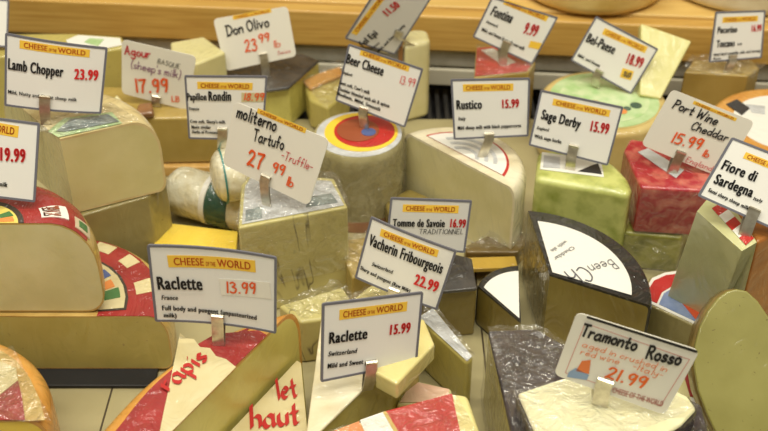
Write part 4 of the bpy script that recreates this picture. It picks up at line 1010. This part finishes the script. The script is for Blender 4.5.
card([(672, 89), (754.5, 121.5), (722, 178), (641, 144.5)], (681, 151, 671, 173), .0905, 'handwritten card priced 15.99 on the wine red marbled block',
     [T('title', 'Port Wine', K, 308, 72, 500, 150, 40, bk, HB), T('title', 'Cheddar', K, 388, 165, 545, 220, 36, bk, HB), T('price', '15.99', K, 303, 222, 435, 255, 46, mk, HB), T('price', 'lb', K, 437, 280, 465, 290, 30, mk, HB), T('note', 'England', K, 365, 305, 480, 348, 24, pk, HT)],
     BN(K, 398, 58, 582, 134, 15), style='hand')
card([(715.7, 12), (765, 10.5), (761, 57.6), (709, 62)], (732, 55, 727, 71), .0665, 'small printed upright card priced 16.99 in front of the whitish wheel',
     [T('title', 'Pecorino', Lz, 503, 143, 588, 138, 26, bk), T('title', 'Toscano', Lz, 498, 203, 577, 198, 28, bk), T('note', 'Italy', Lz, 590, 193, 610, 191, 8, bk, BO), T('price', '16.99', Lz, 650, 135, 693, 132, 27, rd), T('note', 'Semi hard crumbly, salt, and strong', Lz, 487, 240, 688, 222, 11, bk, BO), T('note', 'flavor', Lz, 485, 256, 520, 254, 8, bk, BO)],
     BN(Lz, 525, 98, 678, 91, 25))
card([(732, 137.6), (810, 168), (783, 233.5), (698, 195.6)], (754, 209, 744, 236), .1495, 'printed card for sharp sheep milk cheese standing on the pale amber rinded wedge',
     [T('title', 'Fiore di', K, 518, 338, 665, 395, 40, bk), T('title', 'Sardegna', M, 555, 10, 703, 66, 36, bk), T('note', 'Italy', M, 708, 75, 745, 87, 11, bk, OB), T('note', 'Semi sharp sheep milk', M, 535, 42, 690, 115, 13, bk, BO)],
     BN(X, 742.5, 158, 796, 179.5, 6.8))
card([(391, 197.5), (471.5, 200.5), (464.5, 252), (386, 246)], (424, 246, 424, 268), .056, 'greyish card priced 16.99 with a handwritten word, half hidden behind the 22.99 card',
     [T('title', 'Tomme de Savoie', N5, 355, 137, 555, 140, 26, bk), T('price', '16.99', N5, 575, 140, 635, 142, 27, rd), T('note', 'TRADITIONNEL', N5, 458, 166, 625, 166, 17, bk, HT)],
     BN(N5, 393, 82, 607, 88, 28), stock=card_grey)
card([(371.5, 216.5), (456.5, 250.5), (437, 309), (355.5, 277)], (396, 287, 393, 306), .0705, 'tilted printed card for raw milk cheese priced 22.99',
     [T('title', 'Vacherin Fribourgeois', N5, 263, 205, 545, 318, 38, bk), T('note', 'Switzerland', N5, 278, 285, 360, 315, 13, bk, OB), T('note', 'Sharp and pungent (Raw Milk)', N5, 232, 300, 425, 388, 13, bk, BO), T('price', '22.99', N5, 438, 354, 527, 389, 38, rd)],
     BN(N5, 308, 172, 528, 254, 28), sag=.002)
card([(147.8, 244.7), (276.4, 257), (276, 332.5), (156, 320.5)], (217, 317, 219, 346), .0985, 'large printed card with a handwritten 13.99 sticker on the gothic lettered half wheel',
     [T('title', 'Raclette', O, 70, 265, 238, 277, 45, bk), T('price', '13.99', O, 330, 287, 450, 285, 40, mk, HM), T('note', 'France', O, 83, 305, 145, 311, 16, bk, OB), T('note', 'Full body and pungent (unpasteurized', O, 86, 345, 447, 387, 17, bk, BO), T('note', 'milk)', O, 92, 372, 140, 378, 15, bk, BO)],
     BN(O, 108, 185, 443, 206, 45), [(O(308, 298), O(505, 303), 16.5, card_hand)], sag=-.004)
card([(322.3, 303.4), (422.3, 291.7), (416, 362), (320.8, 381)], (370, 360, 367, 389), .0765, 'printed swiss card for mild and sweet cheese priced 15.99 on the straw coloured wedge',
     [T('title', 'Raclette', Q2, 52, 402, 298, 368, 66, bk), T('price', '15.99', Q2, 440, 345, 572, 327, 62, rd), T('note', 'Switzerland', Q, 105, 140, 217, 126, 17, bk, OB), T('note', 'Mild and Sweet', Q, 103, 186, 240, 168, 17, bk, BO)],
     BN(Q2, 120, 253, 552, 195, 65))
def rosso(root, loc, pt, d, ppm):
    # thin pink outline and the small orange and blue drawing
    pc = [S_ for S_ in ((585, 322), (690, 358.5), (661, 405), (565, 372))]
    vs, fs = [], []
    for i in range(4):
        a, b = loc(*pc[i]), loc(*pc[(i + 1) % 4]); dx, dy = b[0] - a[0], b[1] - a[1]; l = math.hypot(dx, dy); nx, ny = -dy / l * .0005, dx / l * .0005
        k = len(vs); vs += [pt(a[0], a[1], d), pt(b[0], b[1], d), pt(b[0] + nx, b[1] + ny, d), pt(a[0] + nx, a[1] + ny, d)]; fs.append((k, k + 1, k + 2, k + 3))
    mesh_obj('outline_print', vs, fs, mat('pink outline', (214, 150, 140), rough=.6), root)
    a, b = loc(587, 315.5), loc(697, 350.5); vs = [pt(*a, d + .001), pt(*b, d + .001), pt(b[0], b[1] - .0012, d + .001), pt(a[0], a[1] - .0012, d + .001)]
    vs += [v - Vector((0, 0, .0008)) for v in vs]
    mesh_obj('holder_edge', vs, [(0, 1, 2, 3), (7, 6, 5, 4), (0, 4, 5, 1), (1, 5, 6, 2), (2, 6, 7, 3), (3, 7, 4, 0)], ink_black, root)
    for nm, poly, m in (('orange_drawing', [(582, 360), (591, 359), (589, 373), (576, 370)], ink_orange), ('blue_drawing', [(569, 371), (576, 367), (589, 374), (587, 379), (567, 376)], mat('blue crayon', (140, 164, 196), rough=.6))):
        P = [loc(*p) for p in poly]; mesh_obj(nm, [pt(a, b, d + .0002) for a, b in P], [tuple(range(len(P)))], m, root)
card([(577, 311.5), (700, 350), (664.5, 414.5), (554, 374)], (606, 378, 600, 405), .1035, 'handwritten card with a small drawing priced 21.99 on the white moist piece',
     [T('title', 'Tramonto', R_, 398, 112, 580, 163, 38, bk, ('h', 0, 2.1)), T('title', 'Rosso', S, 148, 186, 265, 210, 40, bk, ('h', 0, 2.1)), T('note', 'aged in crushed in', X, 582, 345, 666.5, 370.5, 5.6, og, HT), T('note', 'red wine', X, 580, 352.5, 619, 363, 5.6, og, HT), T('note', '-Italy-', X, 632, 367, 662, 376.5, 5.6, og, HT), T('price', '21.99', X, 604, 375.8, 645.5, 387.5, 11, mat('deep orange marker', (230, 104, 30), rough=.6), HM), T('small', 'CHEESE OF THE WORLD', X, 612, 391, 662, 405.5, 5.5, mat('pink outline', (214, 150, 140)), LT)], style='hand', clip_w=.0105, extra=rosso)

# ------------------------------------------------------------------ light: the shop's ceiling tubes
def area(name, loc, rot, sx, sy, power, col):
    l = bpy.data.lights.new(name, 'AREA'); l.shape = 'RECTANGLE'; l.size = sx; l.size_y = sy; l.energy = power; l.color = col
    o = bpy.data.objects.new(name, l); C.objects.link(o); o.location = loc; o.rotation_euler = rot
area('case_tube_light', (-.1, .55, 1.55), (math.radians(-4), 0, 0), 2.0, .06, 16, (1, .945, .79))
area('ceiling_tube_light', (-.5, -.7, 2.4), (math.radians(28), math.radians(-10), 0), 1.6, .3, 19, (1, .95, .82))
area('ceiling_tube_light', (.8, -.2, 2.5), (math.radians(12), math.radians(16), 0), 1.4, .2, 17, (1, .945, .79))
area('ceiling_tube_light', (-.2, 1.5, 2.5), (math.radians(-18), 0, 0), 1.4, .2, 14, (1, .945, .79))
w = bpy.data.worlds.new('shop'); bpy.context.scene.world = w; w.use_nodes = True
w.node_tree.nodes['Background'].inputs['Color'].default_value = (1, .92, .70, 1); w.node_tree.nodes['Background'].inputs['Strength'].default_value = .19

# ------------------------------------------------------------------ camera
cd = bpy.data.cameras.new('camera'); cam = bpy.data.objects.new('camera', cd); C.objects.link(cam)
cam.location = CAM; cam.rotation_euler = (PI / 2 - P, 0, 0)
cd.sensor_width = 36; cd.lens = 36 * F / 768; cd.clip_start = .02
cd.dof.use_dof = True; cd.dof.focus_distance = .80; cd.dof.aperture_fstop = 9
sc = bpy.context.scene; sc.camera = cam
sc.view_settings.view_transform = 'Standard'; sc.view_settings.look = 'None'; sc.view_settings.gamma = 1; sc.view_settings.exposure = .13
